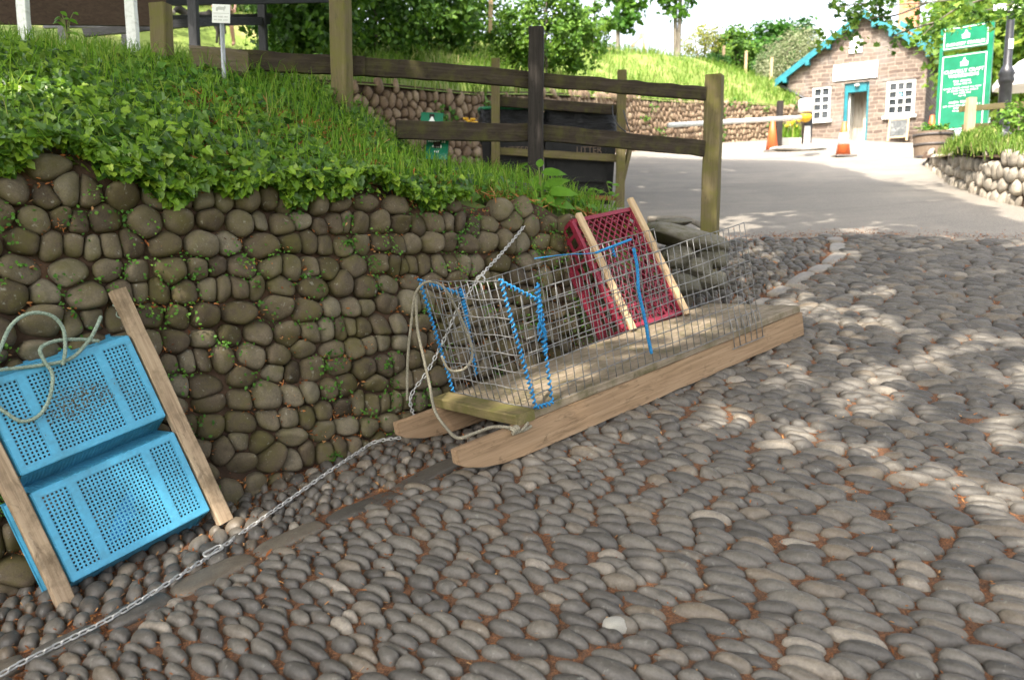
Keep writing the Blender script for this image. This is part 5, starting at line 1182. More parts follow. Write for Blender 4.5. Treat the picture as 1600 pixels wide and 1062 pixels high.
st = MB(); cx_, cz_ = fpx(1406, 148); st.box((cx_, .016, cz_), (.13, .006, .12)); st.obj('round_sticker', simple('blue_sticker', [(.03, .3, .45), (.3, .55, .65)], 30, bs_=0), w2, local=Matrix.Identity(4))
mb = MB(); fw_ = .11
mb.box((dx0 + fw_ / 2, .12, (dz0 + dz1) / 2 - .1), (fw_, .12, dz1 - dz0 + .2)); mb.box((dx1 - fw_ / 2 * .6, .12, (dz0 + dz1) / 2 - .1), (fw_ * .6, .12, dz1 - dz0 + .2)); mb.box(((dx0 + dx1) / 2, .12, dz1 - .15), (dx1 - dx0 - fw_ * 1.62, .11, .3))
dr = mb.obj('door_frame', M_TEAL, bd, local=Matrix.Identity(4))
mb = MB(); mb.box((dx0 + fw_ + .03, .62, (dz0 + dz1) / 2 - .15), (.04, .8, dz1 - dz0 - .3)); mb.obj('open_door', M_WHITEPAINT, dr, local=Matrix.Identity(4))
mb = MB(); mb.box(((dx0 + dx1) / 2, .95, 1.0), (2.2, .05, 3)); mb.box(((dx0 + dx1) / 2 + .25, .8, 1.0), (.25, .2, 2.2)); mb.obj('interior_partition', M_INTERIOR, bd, local=Matrix.Identity(4))
mb = MB(); mb.lathe([(.09, 0), (.085, -.05), (.03, -.08)], ((dx0 + dx1) / 2, .02, dz1 - .06), 12); mb.obj('door_lamp', M_WHITEPAINT, dr, local=Matrix.Identity(4))
mb = MB()
bx0, bz1 = fpx(1303, 103); bx1, bz0 = fpx(1371, 121); mb.box(((bx0 + bx1) / 2, -.03, (bz0 + bz1) / 2), (bx1 - bx0, .05, bz1 - bz0)); mb.obj('fascia_sign', M_WHITEBOARD, bd, local=Matrix.Identity(4), bevel=.004)
sx0, sz1 = fpx(1328, 64); sx1, sz0 = fpx(1347, 82); mb = MB(); mb.box(((sx0 + sx1) / 2, -.02, (sz0 + sz1) / 2), (sx1 - sx0, .04, sz1 - sz0)); mb.box(((sx0 + sx1) / 2 - .02, -.02, sz1 + .05), ((sx1 - sx0) * .5, .038, .1)); mb.obj('white_plaque', M_WHITEBOARD, bd, local=Matrix.Identity(4))
g0 = fpx(1214, 131); g1 = fpx(1264, 158); g2 = fpx(1264, 170); mb = MB(); mb.tube([Vector((g0[0], -.1, g0[1])), Vector((g1[0], -.1, g1[1])), Vector((g2[0], -.1, g2[1]))], .055, 8); mb.obj('drain_pipe', M_LAMPBLACK, bd, True, local=Matrix.Identity(4))
hx, hz = fpx(1376, 20); mb = MB(); mb.box((hx + .45, 3.0, hz + .1), (.62, .62, 2.6)); mb.box((hx + .45, 3.0, hz + 1.42), (.74, .74, .1)); mb.lathe([(.14, 0), (.16, .1), (.13, .45), (.12, .45)], (hx + .45, 3, hz + 1.46), 12); mb.obj('chimney', M_BRICKRED, bd, local=Matrix.Identity(4))
# blackboard leaning by the wall
q = hit(1398, 222); bk = thing('chalkboard', 'chalkboard menu in a pale wooden frame leaning below the wide window', 'chalkboard', mat4=Matrix.Translation(at(1386, 221, 26.9)) @ BMx.to_3x3().to_4x4() @ Matrix.Rotation(-.28, 4, 'X'))
mb = MB(); mb.box((.3, 0, .42), (.5, .02, .56)); mb.obj('slate', M_SLATE, bk, local=Matrix.Identity(4))
mb = MB(); mb.box((.02, 0, .38), (.06, .045, .78)); mb.box((.58, 0, .38), (.06, .045, .78)); mb.box((.3, 0, .74), (.5, .04, .06)); mb.box((.3, 0, .12), (.5, .04, .05)); mb.obj('frame', M_SLAT, bk, local=Matrix.Identity(4))

# ---------------------------------------------------------------- barrier, cones, planter
isl = hit(1246, 236); props(put('traffic_island', None or rock('x', Vector((0, 0, 0)), (1, 1, 1), 'x', M_CONCRETE).data, M_CONCRETE), 'low rounded concrete island under the barrier post', 'kerb', None, 'thing')
for o in [o for o in bpy.data.objects if o.name == 'x']: bpy.data.objects.remove(o)
to = bpy.data.objects['traffic_island']; to.matrix_basis = Matrix.Translation(isl + Vector((.0, .25, .02))) @ Matrix.Diagonal((.72, .55, .085, 1))
ba = thing('parking_barrier', 'white barrier pole with yellow counterweight raised across the road entrance', 'barrier', hit(1262, 236))
pv = at(1262, 181, 18.4); base = Vector((pv.x, pv.y, isl.z))
beam('pillar', base, Vector((pv.x, pv.y, at(1262, 163, 18.4).z)), .17, .17, M_LAMPBLACK, ba, up=(0, 1, 0)); 
mb = MB(); mb.lathe([(.05, .28), (.15, .28), (.165, .25), (.165, .02), (.13, .0), (.02, 0)], at(1259, 176, 18.2), 18); mb.obj('counterweight_cover', M_WHITEPAINT, ba, True)
mb = MB(); c = at(1259, 182, 18.18); mb.lathe([(.01, -.13), (.08, -.11), (.125, -.05), (.135, 0), (.12, .04), (.02, .05)], c, 18); mb.obj('yellow_cap', M_YELLOW, ba, True)
mb = MB(); mb.tube([at(1262, 183, 18.3), at(1045, 196, 15.6)], .048, 10); mb.obj('barrier_arm', M_WHITEPAINT, ba, True)
mb = MB(); mb.box((-.03, -.10, -.45), (.13, .02, .42), Matrix.Translation(pv)); mb.obj('notice_plate', M_WHITEBOARD, ba)
rp = thing('dark_rest_post', 'dark square post holding the barrier pole beside the orange cone', 'post', hit(1216, 237)); a = hit(1216, 237); tp = at(1216, 158, a.y)
beam('post', a, Vector((a.x, a.y, tp.z)), .13, .12, M_BLACKPOST, rp, up=(0, 1, 0))
def cone(p, h, label, band=True, name='traffic_cone'):
    t = thing(name, label, 'traffic cone', p, 'orange traffic cones')
    mb = MB(); mb.lathe([(.036 * h / .75, h), (.05 * h / .75, h - .01), (.155 * h / .75, .045)], (0, 0, 0), 20); mb.obj('cone_body', M_ORANGE, t, True, local=Matrix.Identity(4))
    mb = MB(); mb.box((0, 0, .022), (.44 * h / .75, .44 * h / .75, .045)); mb.obj('foot', M_CONEBASE, t, bevel=.01, local=Matrix.Identity(4))
    if band: mb = MB(); r = lambda z: (.155 + (.05 - .155) * (z - .045) / (h - .055)) * h / .75 + .003; mb.lathe([(r(h * .36) - .006, h * .36), (r(h * .36), h * .36), (r(h * .68), h * .68), (r(h * .68) - .006, h * .68)], (0, 0, 0), 20); mb.obj('white_band', M_CONEWHITE, t, True, local=Matrix.Identity(4))
    return t
cp = hit(1317, 246); cone(cp, 53 / FPX * cp.y, 'orange cone with a broad white band standing in front of the teal door')
cp = hit(1209, 238); cone(cp + Vector((0, .15, 0)), 48 / FPX * cp.y, 'plain orange cone half hidden behind the dark rest post', False)
cp = at(1455, 212, 22); cone(Vector((cp.x, cp.y, gz(cp.x, 22))), .75, 'small orange cone peeping out behind the barrel planter', False)
pl = thing('stone_trough', 'pale stone trough of yellow daffodils by the barrier pillar', 'planter', hit(1240, 234) + Vector((0, .3, .05))); 
mb = MB(); a0 = .26; mb.add([Vector((sx * (a0 + .03 * k), sy * (.16 + .02 * k), .26 * k)) for k in (0, 1) for sx, sy in ((-1, -1), (1, -1), (1, 1), (-1, 1))], [(3, 2, 1, 0), (4, 5, 6, 7), (0, 1, 5, 4), (1, 2, 6, 5), (2, 3, 7, 6), (3, 0, 4, 7)]); mb.obj('trough', M_SUNSTONE if False else M_CONCRETE, pl, bevel=.015, local=Matrix.Identity(4))
n = 160; P = np.stack([RNG.uniform(-.24, .24, n), RNG.uniform(-.12, .12, n), np.full(n, .25)], 1); put('daffodil_leaves', blade_mesh('daffodil_leaves', P, RNG.uniform(.2, .42, n), RNG.uniform(.1, .5, n), .012), M_GRASS, pl, local=Matrix.Identity(4))
n = 22; mb = MB()
for i in range(n): c = Vector((RNG.uniform(-.28, .28), RNG.uniform(-.14, .14), .25 + RNG.uniform(.22, .42))); mb.lathe([(.008, 0), (.02, .02), (.05, .03), (.022, .032), (.028, .06), (.01, .06)], c, 6)
mb.obj('daffodil_flowers', simple('daffodil_yellow', [(.7, .5, .04), (.8, .62, .1)], 9, bs_=0), pl, local=Matrix.Identity(4))

# ---------------------------------------------------------------- right hand bed: cobble wall, grass, barrel, sign, post and rail, lamp post
RW = [hit(1452, 262), hit(1470, 274), hit(1492, 290), hit(1540, 310), hit(1600, 327), hit(1690, 350)]
RW = [Vector((RW[0].x + .35, RW[0].y + .6, 0))] + RW + [Vector((RW[-1].x + 3, RW[-1].y - .8, 0))]
rl = [0.0]
for a, b in zip(RW[:-1], RW[1:]): rl.append(rl[-1] + (b.xy - a.xy).length)
RS = np.array(rl); RX = np.array([p.x for p in RW]); RY = np.array([p.y for p in RW])
def rw_pt(s, h, out):
    x, y = np.interp(s, RS, RX), np.interp(s, RS, RY); ds = .25; tx, ty = np.interp(s + ds, RS, RX) - np.interp(s - ds, RS, RX), np.interp(s + ds, RS, RY) - np.interp(s - ds, RS, RY); l = np.hypot(tx, ty)
    o = out - .1 * h; return np.stack([x + ty / l * o, y - tx / l * o, ground(x, y) + h], -1)
tops = {0: 246, 1: 243, 2: 241, 3: 241, 4: 243, 5: 246}
def rw_h(s):
    hh_ = [.22]
    for i, px in enumerate((1452, 1470, 1492, 1540, 1600, 1690)):
        b = hit(px, (262, 274, 290, 310, 327, 350)[i]); hh_.append(max(.12, at(px, (247, 243, 241, 242, 245, 250)[i], b.y + .08).z - b.z))
    hh_.append(hh_[-1]); return np.interp(s, RS, hh_)
rw = thing('bed_wall', 'low wall of pale rounded cobbles holding the grass bed at the right edge', 'wall', RW[4])
C, off, g = cells(.2, RS[-1] - 1.5, -.1, 1.0, .0165, PI / 2, 1.1, 3, .18, rows=.125, M=20, seed=31, ell=.7); k = (C[:, 1] > 0) & (C[:, 1] < rw_h(C[:, 0]) - .02)
V, F, S_, R = dome_stones(C[k], off[k], g, .95, .9, .03, .08, 6, .3, .12, .05, .5, .75); put('stonework', mesh_np('rw', rw_pt(V[..., 0], V[..., 1], V[..., 2]).reshape(-1, 3), F, S_, True, {'rnd': R}), M_SUNSTONE, rw)
ss = np.linspace(.05, RS[-1] - 1, 60); hh = rw_h(ss)[:, None] * np.linspace(-.2, 1, 6)[None]; B = rw_pt(np.repeat(ss[:, None], 6, 1), hh, np.zeros_like(hh)); bk_ = B[:, -1].copy(); bk_[:, 1] += .3; B = np.concatenate([B, bk_[:, None]], 1)
put('earth_core', grid_mesh('rwcore', B[..., 0], B[..., 1], B[..., 2]), M_EARTH, rw)
vv = np.linspace(0, 1, 24)[None]; T = rw_pt(ss, rw_h(ss) - .03, np.full_like(ss, -.02)); Y = T[:, 1:2] + vv * np.interp(ss, [0, .8, 1.6, 2.6], [.15, .9, 2.6, 5.2])[:, None]; X = np.maximum(T[:, :1] + vv * .6, (.535 + .03 * vv) * Y + .25 * vv)
lamp_base = at(1565, 222, 13.2); bedtop = lamp_base.z
ZB = T[:, 2:3] * (1 - vv) + vv * np.maximum(ground(X[:, -1], Y[:, -1]) + .45, 0)[:, None] + .04 * np.sin(vv * PI)
ZB[:, -1] -= .8
props(put('raised_bed', grid_mesh('raised_bed', X, Y, ZB), M_GRASSGROUND), kind='structure')
n = 6500; i_ = RNG.integers(0, len(ss), n); j_ = RNG.integers(0, 22, n); P = np.stack([X[i_, j_], Y[i_, j_], ZB[i_, j_]], 1) + RNG.normal(size=(n, 3)) * np.array([.06, .12, .01])
props(put('bed_grass', blade_mesh('bed_grass', P, RNG.uniform(.05, .14, n), RNG.uniform(.2, .9, n), .006, np.clip(RNG.beta(2, 2, n) * 1.05, 0, 1)), M_HILLGRASS), kind='stuff')
# barrel planter
bp = hit(1471, 249); br_ = 29 / FPX * bp.y; bh = 44 / FPX * bp.y
bt = thing('barrel_planter', 'half oak barrel planter standing under the tall green board', 'planter', bp + Vector((0, br_, 0)))
mb = MB(); mb.lathe([(br_ * .82, 0), (br_ * .9, bh * .35), (br_, bh), (br_ * .93, bh), (br_ * .9, bh * .9)], (0, 0, 0), 40); mb.obj('staves', M_BARREL, bt, local=Matrix.Identity(4))
mb = MB()
for f in (.12, .55, .88): mb.lathe([(br_ * (.84 + .16 * f), bh * f - .02), (br_ * (.84 + .16 * f) + .007, bh * f - .02), (br_ * (.845 + .16 * f) + .008, bh * f + .025), (br_ * (.84 + .16 * f), bh * f + .025)], (0, 0, 0), 40)
mb.obj('hoop', M_HOOP, bt, True, local=Matrix.Identity(4))
mb = MB(); mb.lathe([(br_ * .9, bh * .92), (br_ * .5, bh * .97), (.02, bh)], (0, 0, 0), 24); mb.obj('soil', M_EARTH, bt, local=Matrix.Identity(4))
n = 260; P = np.stack([RNG.normal(size=n) * br_ * .4, RNG.normal(size=n) * br_ * .4, bh + RNG.random(n) * .12], 1); put('bedding_plants', leaf_mesh('bedding_plants', P, RNG.normal(size=(n, 3)) * .5 + np.array([0, 0, 1.0]), RNG.uniform(.04, .09, n), OVAL), M_HERB, bt, local=Matrix.Identity(4))
# green board sign
YS_ = 15.6
cn = [at(1470, 49, YS_ + .25), at(1557, 31, YS_ - .35), at(1541, 200, YS_ - .35), at(1461, 203, YS_ + .25)]
ga = Vector((cn[3].x, cn[3].y, 0)); gb_ = Vector((cn[2].x, cn[2].y, 0)); gx_ = gb_ - ga; GW = gx_.length; gx_.normalize(); zb_ = (cn[2].z + cn[3].z) / 2 - .02; GH = (cn[0].z + cn[1].z) / 2 - zb_
GM = Matrix((gx_, Vector((-gx_.y, gx_.x, 0)), Z)).transposed().to_4x4(); GM.translation = Vector((ga.x, ga.y, zb_))
gs_ = thing('green_information_board', 'tall green information board with white lettering above the barrel planter', 'sign', mat4=GM)
m1 = GH * .735; m2 = GH * .785
for nm, z0, z1 in (('main_panel', 0, m1), ('header_panel', m2, GH)):
    mb = MB(); mb.box((GW / 2, 0, (z0 + z1) / 2), (GW - .10, .04, z1 - z0)); pn = mb.obj(nm, M_GREENSIGN, gs_, local=Matrix.Identity(4))
    mb = MB(); e = .012; q = .025
    for (c, s) in (((GW / 2, -.022, z1 - q), (GW - .14, .006, e)), ((GW / 2, -.022, z0 + q), (GW - .14, .006, e)), ((.07, -.022, (z0 + z1) / 2), (e * 1.4, .006, z1 - z0 - 2 * q)), ((GW - .075, -.022, (z0 + z1) / 2), (e * 1.4, .006, z1 - z0 - 2 * q))): mb.box(c, s)
    mb.obj('border_line', M_LETTER, pn, local=Matrix.Identity(4))
for x in (.025, GW - .025): mb = MB(); mb.box((x, .01, GH / 2 - .3), (.05 if x < .5 else .085, .07, GH + .7)); mb.obj('post', M_GREENSIGN, gs_, local=Matrix.Identity(4))
def txt(s, size, x, z, sq=1.0): return text_mesh(s, size, Matrix.Translation((x, -.0215, z)) @ Matrix.Rotation(PI / 2, 4, 'X'), squash=1.0, extr=.002, bold=.0008)
k = GW / 1.0
mes = [txt('DONKEY STABLES', .092 * k, GW / 2, m2 + (GH - m2) * .22)]
put('lettering', join_meshes('t1', mes), M_LETTER, gs_, local=Matrix.Identity(4))
mes = [txt('CLOVELLY CRAFT', .096 * k, GW / 2, m1 * .775), txt('WORKSHOPS', .096 * k, GW / 2, m1 * .715)]
put('lettering', join_meshes('t2', mes), M_LETTER, gs_, local=Matrix.Identity(4))
mb = MB(); I4 = Matrix.Translation((0, -.021, 0)); word_bars(mb, GW, [(GW / 2, m1 * .645, GW * .38, .055 * k), (GW / 2, m1 * .605, GW * .34, .04 * k), (GW / 2, m1 * .555, GW * .74, .038 * k), (GW / 2, m1 * .52, GW * .6, .038 * k), (GW / 2, m1 * .485, GW * .34, .036 * k), (GW / 2, m1 * .45, GW * .14, .034 * k), (GW * .47, m1 * .37, GW * .44, .052 * k), (GW / 2, m1 * .325, GW * .72, .036 * k), (GW / 2, m1 * .29, GW * .3, .04 * k), (GW / 2, m1 * .255, GW * .34, .04 * k)], I4, .001, 8)
mb.obj('lettering', M_LETTER, gs_, local=Matrix.Identity(4))
for (cx, cz, s) in ((GW / 2, m2 + (GH - m2) * .6, .115 * k), (GW / 2, m1 * .885, .115 * k)):
    mb = MB(); mb.prism([Vector((cx + a * s, -.0215, cz + b * s)) for a, b in ((-.62, -.62), (.62, -.62), (.62, -.1), (.72, .12), (.42, .08), (.22, .45), (0, .95), (-.2, .45), (-.42, .08), (-.74, .12), (-.62, -.1))], Vector((0, 0, 0)), Vector((0, -.003, 0)))
    mb.obj('emblem', M_LETTER, gs_, local=Matrix.Identity(4))
# short post and rail in front of the board
pr_ = thing('short_rail_fence', 'short pale wooden post and rail in front of the tall green board', 'fence', at(1512, 232, 12.6)); a = at(1514, 153, 12.6); b = at(1511, 240, 12.6)
beam('post', Vector((b.x, b.y, b.z - .2)), Vector((b.x + .01, b.y, a.z)), .12, .10, M_SLAT, pr_, up=(0, 1, 0)); beam('rail', at(1500, 171, 12.72), at(1640, 160, 13.6), .05, .09, M_POST, pr_); beam('rail', at(1505, 199, 12.72), at(1560, 196, 13.2), .05, .09, M_POST, pr_)
# lamp post with finger sign
lp = thing('lamp_post', 'black cast iron lamp post on the grass bed with a pale finger sign', 'lamp post', lamp_base - Vector((0, 0, .1))); Hl = 3.2
mb = MB(); mb.lathe([(.12, 0), (.13, .02), (.125, .25), (.10, .28), (.095, .3), (.092, 1.0), (.105, 1.02), (.12, 1.06), (.105, 1.12), (.125, 1.16), (.09, 1.24), (.062, 1.3), (.055, 2.2), (.045, Hl + .4)], (0, 0, 0), 20); mb.obj('column', M_LAMPBLACK, lp, True, local=Matrix.Identity(4))
mb = MB(); mb.lathe([(.12, 0), (.155, 0), (.16, .2), (.125, .27)], (0, 0, -.02), 20); mb.obj('plinth', simple('grey_plinth_paint', [(.06, .06, .065), (.12, .12, .125)], 9, rough=.5), lp, True, local=Matrix.Identity(4))
mb = MB(); mb.lathe([(.03, 0), (.10, .02), (.16, .35), (.17, .36), (.05, .52), (.02, .6)], (0, 0, Hl + .4), 6); mb.obj('lantern', M_GLASS, lp, local=Matrix.Identity(4))
zf_ = at(1570, 14, 13.2).z - lamp_base.z + .1; mb = MB(); mb.box((.02, -.07, zf_), (.68, .03, .1)); mb.obj('finger_sign', M_WHITEBOARD, lp, local=Matrix.Identity(4), bevel=.003)
zs_ = at(1573, 70, 13.2).z - lamp_base.z + .1; mb = MB(); mb.box((0, -.058, zs_), (.07, .012, .15)); mb.obj('white_label', M_WHITEBOARD, lp, local=Matrix.Identity(4))
# building glimpsed behind the green board on the right
c0 = at(1546, 205, 24); c1 = at(1604, 205, 22.5); gh = thing('side_building', 'pale stone outbuilding glimpsed between the green board and the lamp post', 'building', c0)
zt0 = at(1546, 85, 24).z; zt1 = at(1604, 116, 22.5).z; mb = MB(); Mx, L = frame(Vector((c0.x, c0.y, c0.z - 1)), Vector((c1.x, c1.y, c0.z - 1))); mb.prism([Vector((0, 0, 0)), Vector((L * 1.3, 0, 0)), Vector((L * 1.3, 0, zt1 - c0.z + .6)), Vector((0, 0, zt0 - c0.z + 1))], Vector((0, 0, 0)), Vector((0, 4, 0))); mb.obj('wall', M_MASONRY, gh, world=Mx)
mb = MB(); mb.prism([Vector((-.1, 0, zt0 - c0.z + 1.02)), Vector((L * 1.3, 0, zt1 - c0.z + .62)), Vector((L * 1.3, 0, zt1 - c0.z + .74)), Vector((-.1, 0, zt0 - c0.z + 1.14))], Vector((0, -.2, 0)), Vector((0, 4.1, 0))); mb.obj('roof', M_TILE, gh, world=Mx)
um = thing('white_parasol', 'white folded canopy edge at the far right behind the lamp post', 'parasol', at(1612, 190, 18)); c = at(1612, 112, 18); mb = MB(); mb.lathe([(.02, .34), (.3, .2), (.75, -.2), (.74, -.34), (.70, -.2), (.28, .17)], c, 8); mb.obj('canopy', M_WHITEBOARD, um); mb = MB(); mb.tube([Vector((c.x, c.y, c.z - 1.9)), c + Vector((0, 0, .3))], .025, 8); mb.obj('pole', M_GREYPOLE, um, True)
# ---------------------------------------------------------------- trees, hedges and shrubs
M_BARK = simple('grey_bark', [(.06, .05, .04), (.15, .13, .10), (.26, .23, .19)], 6, (1, 1, .25), rough=.9, bs_=.8, bd=.02)
def lm(n, a, b, c, tr=.4): return leafmat(n, [(0, a), (.5, b), (1, c)], tr, .5, .3)
L_HEDGE = lm('hedge_leaf', (.016, .042, .008), (.06, .15, .016), (.18, .32, .035), .35)
L_BUSH = lm('bush_leaf', (.03, .08, .01), (.09, .20, .02), (.24, .38, .05))
L_SYC = lm('sycamore_leaf', (.03, .10, .01), (.08, .20, .02), (.19, .33, .04), .45)
L_YEL = lm('yellow_green_leaf', (.14, .18, .02), (.30, .32, .05), (.45, .42, .10))
L_WIL = lm('grey_willow_leaf', (.10, .14, .06), (.24, .27, .13), (.42, .42, .26))
L_DEEP = lm('deep_green_leaf', (.015, .06, .01), (.05, .15, .02), (.13, .27, .04))
L_OAK = lm('oak_leaf', (.04, .10, .01), (.12, .23, .02), (.30, .38, .05), .5)
def limbs(mb, base, top, r, n, spread, rr):
    base = Vector(base); top = Vector(top); P = [base.lerp(top, t) + Vector((rr.uniform(-1, 1), rr.uniform(-1, 1), 0)) * spread * .05 * (0 < t < 1) for t in (0, .25, .5, .75, 1)]
    P = smooth(P, 5); mb.tube(P, [r * (1 - .75 * i / len(P)) for i in range(len(P))], 9)
    for k in range(n):
        t = rr.uniform(.35, .95); a = base.lerp(top, t); d = Vector((rr.uniform(-1, 1), rr.uniform(-1, 1), rr.uniform(.3, 1.1))).normalized() * spread * rr.uniform(.5, 1)
        Q = smooth([a, a + d * .45 + Vector((0, 0, .05)), a + d + Vector((0, 0, spread * .12))], 5); mb.tube(Q, [r * .4 * (1 - .85 * i / len(Q)) for i in range(len(Q))], 6)
def tree(name, label, cat, base, h, blobs, n, leaf, mat, r=.1, shape=MAPLE, group=None, trunks=((0, 0),), clump=.35, spread=None, seed=1, nl=7, shell=.55):
    rr = random.Random(seed); base = Vector(base); t = thing(name, label, cat, base, group)
    mb = MB()
    for (dx, dy) in trunks: limbs(mb, Vector((dx * .4, dy * .4, -.2)), Vector((dx * 1.6, dy * 1.6, h)), r, nl, spread or h * .28, rr)
    mb.obj('trunk', M_BARK, t, True, local=Matrix.Identity(4))
    P, N, tone = crown_pts(blobs, n, clump, shell); n = len(P)
    put('crown', leaf_mesh('crown', P, N, leaf * RNG.uniform(.6, 1.25, n), shape, .2, tone), mat, t, local=Matrix.Identity(4)); return t
def up(x, y): return float(upper(np.array([x]), np.array([y]))[0])
def foot(px, Y, surf=up):
    x = ray(px, 300).x * Y; return Vector((x, Y, surf(x, Y)))
GH_ = 'dark hedge bushes along the top of the bank'
for i, (px, Y, hh, wx, lab) in enumerate(((365, 23.6, 4.6, 1.9, 'shadowy green bush standing behind the person and the paddock fence'), (468, 14.6, 4.0, .62, 'dark ivy covered bush left of the tall square fence post'), (500, 13.8, 3.6, .75, 'dark leafy bush directly behind the tall square fence post'),
                                   (592, 16.6, 3.9, 1.1, 'dark broad leaved bush just right of the tall square fence post'), (668, 18.5, 3.8, 1.15, 'dense green bush between the tall square post and the grassy gap'), (738, 21.5, 4.6, 1.0, 'lighter green bush behind the grassy gap in the middle'), (250, 24, 4.2, 2.4, 'shadowy green bush behind the brown board and the donkey'), (120, 21, 4.0, 3.0, 'shadowy green bush seen under the brown board'))):
    b = foot(px, Y); B = [(0, 0, hh * .5, wx, 1.0, hh * .52), (-wx * .5, -.1, hh * .3, wx * .7, .9, hh * .34), (wx * .5, -.1, hh * .32, wx * .7, .9, hh * .36), (0, -.2, hh * .16, wx * .9, .8, hh * .2)]
    tree('hedge_bush', lab, 'bush', b, hh * .7, B, 5200 if i in (0, 6, 7) else 6200, .12 if i in (3, 4) else .10, L_BUSH if i == 5 else L_HEDGE, .06, OVAL if i % 2 else IVY, GH_, clump=.42, seed=i, shell=.6)
b = foot(852, 19.5); tree('sunny_shrub', 'big sunlit rounded shrub on the grass behind the blackened fence post', 'shrub', b, 1.8, [(0, 0, 1.0, 1.05, .9, .9), (-.7, 0, .8, .7, .7, .75), (.75, -.1, .75, .65, .7, .6), (.2, .1, 1.5, .7, .6, .45)], 8500, .10, L_BUSH, .05, OVAL, clump=.3, seed=21, shell=.7)
b = foot(925, 27); tree('sunny_shrub', 'small leafy shrub on the skyline between the big shrub and the first thin tree', 'shrub', b, 1.6, [(0, 0, .8, .7, .6, .8), (-.5, 0, .6, .5, .5, .6)], 2200, .13, L_BUSH, .05, OVAL, seed=22)
GT = 'thin young trees on the skyline'
b = foot(962, 29); tree('young_tree', 'left of two thin young trees against the white sky, single stem', 'tree', b, 5.0, [(.35, 0, 1.35, .55, .5, .85), (.1, 0, 2.6, .9, .7, 1.0), (-.5, .1, 3.0, .6, .5, .8), (.6, 0, 3.6, .8, .7, 1.0)], 3400, .19, L_SYC, .085, MAPLE, GT, clump=.5, seed=31, nl=9, spread=1.3)
b = foot(1052, 29.5); tree('young_tree', 'right of two thin young trees against the white sky, forked into two stems', 'tree', b, 5.0, [(.0, 0, 2.2, .75, .6, .75), (-.5, .1, 2.7, .7, .5, .8), (.55, 0, 2.9, .6, .5, .8), (0, 0, 3.9, 1.1, .8, 1.0)], 3200, .19, L_SYC, .085, MAPLE, GT, trunks=((-.06, 0), (.14, .05)), clump=.5, seed=32, nl=6, spread=1.2)
b = foot(990, 33); 
GS = 'bushes along the field edge'
for i, (px, Y, hh, wx, mat, leaf, n, lab, sh) in enumerate(((1092, 33, 1.8, 1.0, L_YEL, .11, 3600, 'yellowish sparse bush right of the forked young tree', LANCE), (1138, 33, 1.9, .85, L_BUSH, .14, 3400, 'fresh green bush between the yellowish bush and the deep green tree', OVAL), (1108, 31.5, .45, .65, L_DEEP, .12, 1500, 'low dark green clump in the grass below the yellowish bush', LANCE),
                                                        (1192, 37, 3.2, 1.4, L_DEEP, .17, 5200, 'deep green tree behind the pale willow', MAPLE), (1232, 34.5, 2.5, 1.6, L_WIL, .12, 9000, 'pale grey green willow bush left of the stone workshop', LANCE), (1290, 38, 3.6, 1.6, L_WIL, .15, 6500, 'pale feathery willow rising behind the workshop roof', LANCE), (1165, 40, 3.0, 1.6, L_BUSH, .17, 4200, 'rounded green tree far behind the fresh green bush', OVAL), (1228, 43, 4.6, 2.2, L_DEEP, .19, 5200, 'tall green tree farthest behind the willow', MAPLE))):
    b = foot(px, Y); B = [(0, 0, hh * .55, wx, wx * .8, hh * .5), (-wx * .5, 0, hh * .4, wx * .6, wx * .6, hh * .42), (wx * .5, 0, hh * .42, wx * .6, wx * .6, hh * .42), (wx * .1, 0, hh * .85, wx * .55, wx * .5, hh * .3)]
    tree('field_bush', lab, 'bush', b, hh * .8, B, n, leaf, mat, .05, sh, GS, trunks=((-.2, 0), (.1, .05), (.3, 0)), clump=.42, seed=40 + i, nl=6)
for px, pt, pb, lab in ((1130, 72, 96, 'short pale stake in front of the fresh green bush'), (1165, 80, 104, 'pale stake before the deep green tree'), (1205, 90, 112, 'pale stake below the willow bush'), (766, -5, 30, 'pale stake on the bank above the lighter green bush')):
    Y = 32.0 if px > 800 else 19.0; b = at(px, pb, Y); a = at(px + 1, pt, Y); s_ = thing('field_stake', lab, 'stake', b, 'pale fence stakes in the field'); beam('stake', b - Vector((0, 0, .3)), a, .09, .09, M_SLAT, s_, up=(0, 1, 0))
# distant orange roofed shed seen on the skyline
q = at(1000, 76, 45); sd_ = thing('orange_scrap', 'small faded orange awning on a leaning stake at the skyline', 'awning', q)
mb = MB(); mb.prism([at(988, 74, 45), at(987, 68, 45), at(998, 60, 45), at(1000, 52, 45), at(1006, 50, 45), at(1009, 55, 45), at(1000, 62, 45), at(995, 68, 45)], Vector((0, 0, 0)), Vector((0, .3, 0))); mb.obj('awning', plastic('faded_orange', (.62, .25, .16), (.5, .25, .18), .2), sd_); beam('stake', at(1008, 82, 44.9), at(1004, 52, 44.9), .12, .12, M_SLAT, sd_, up=(0, 1, 0))
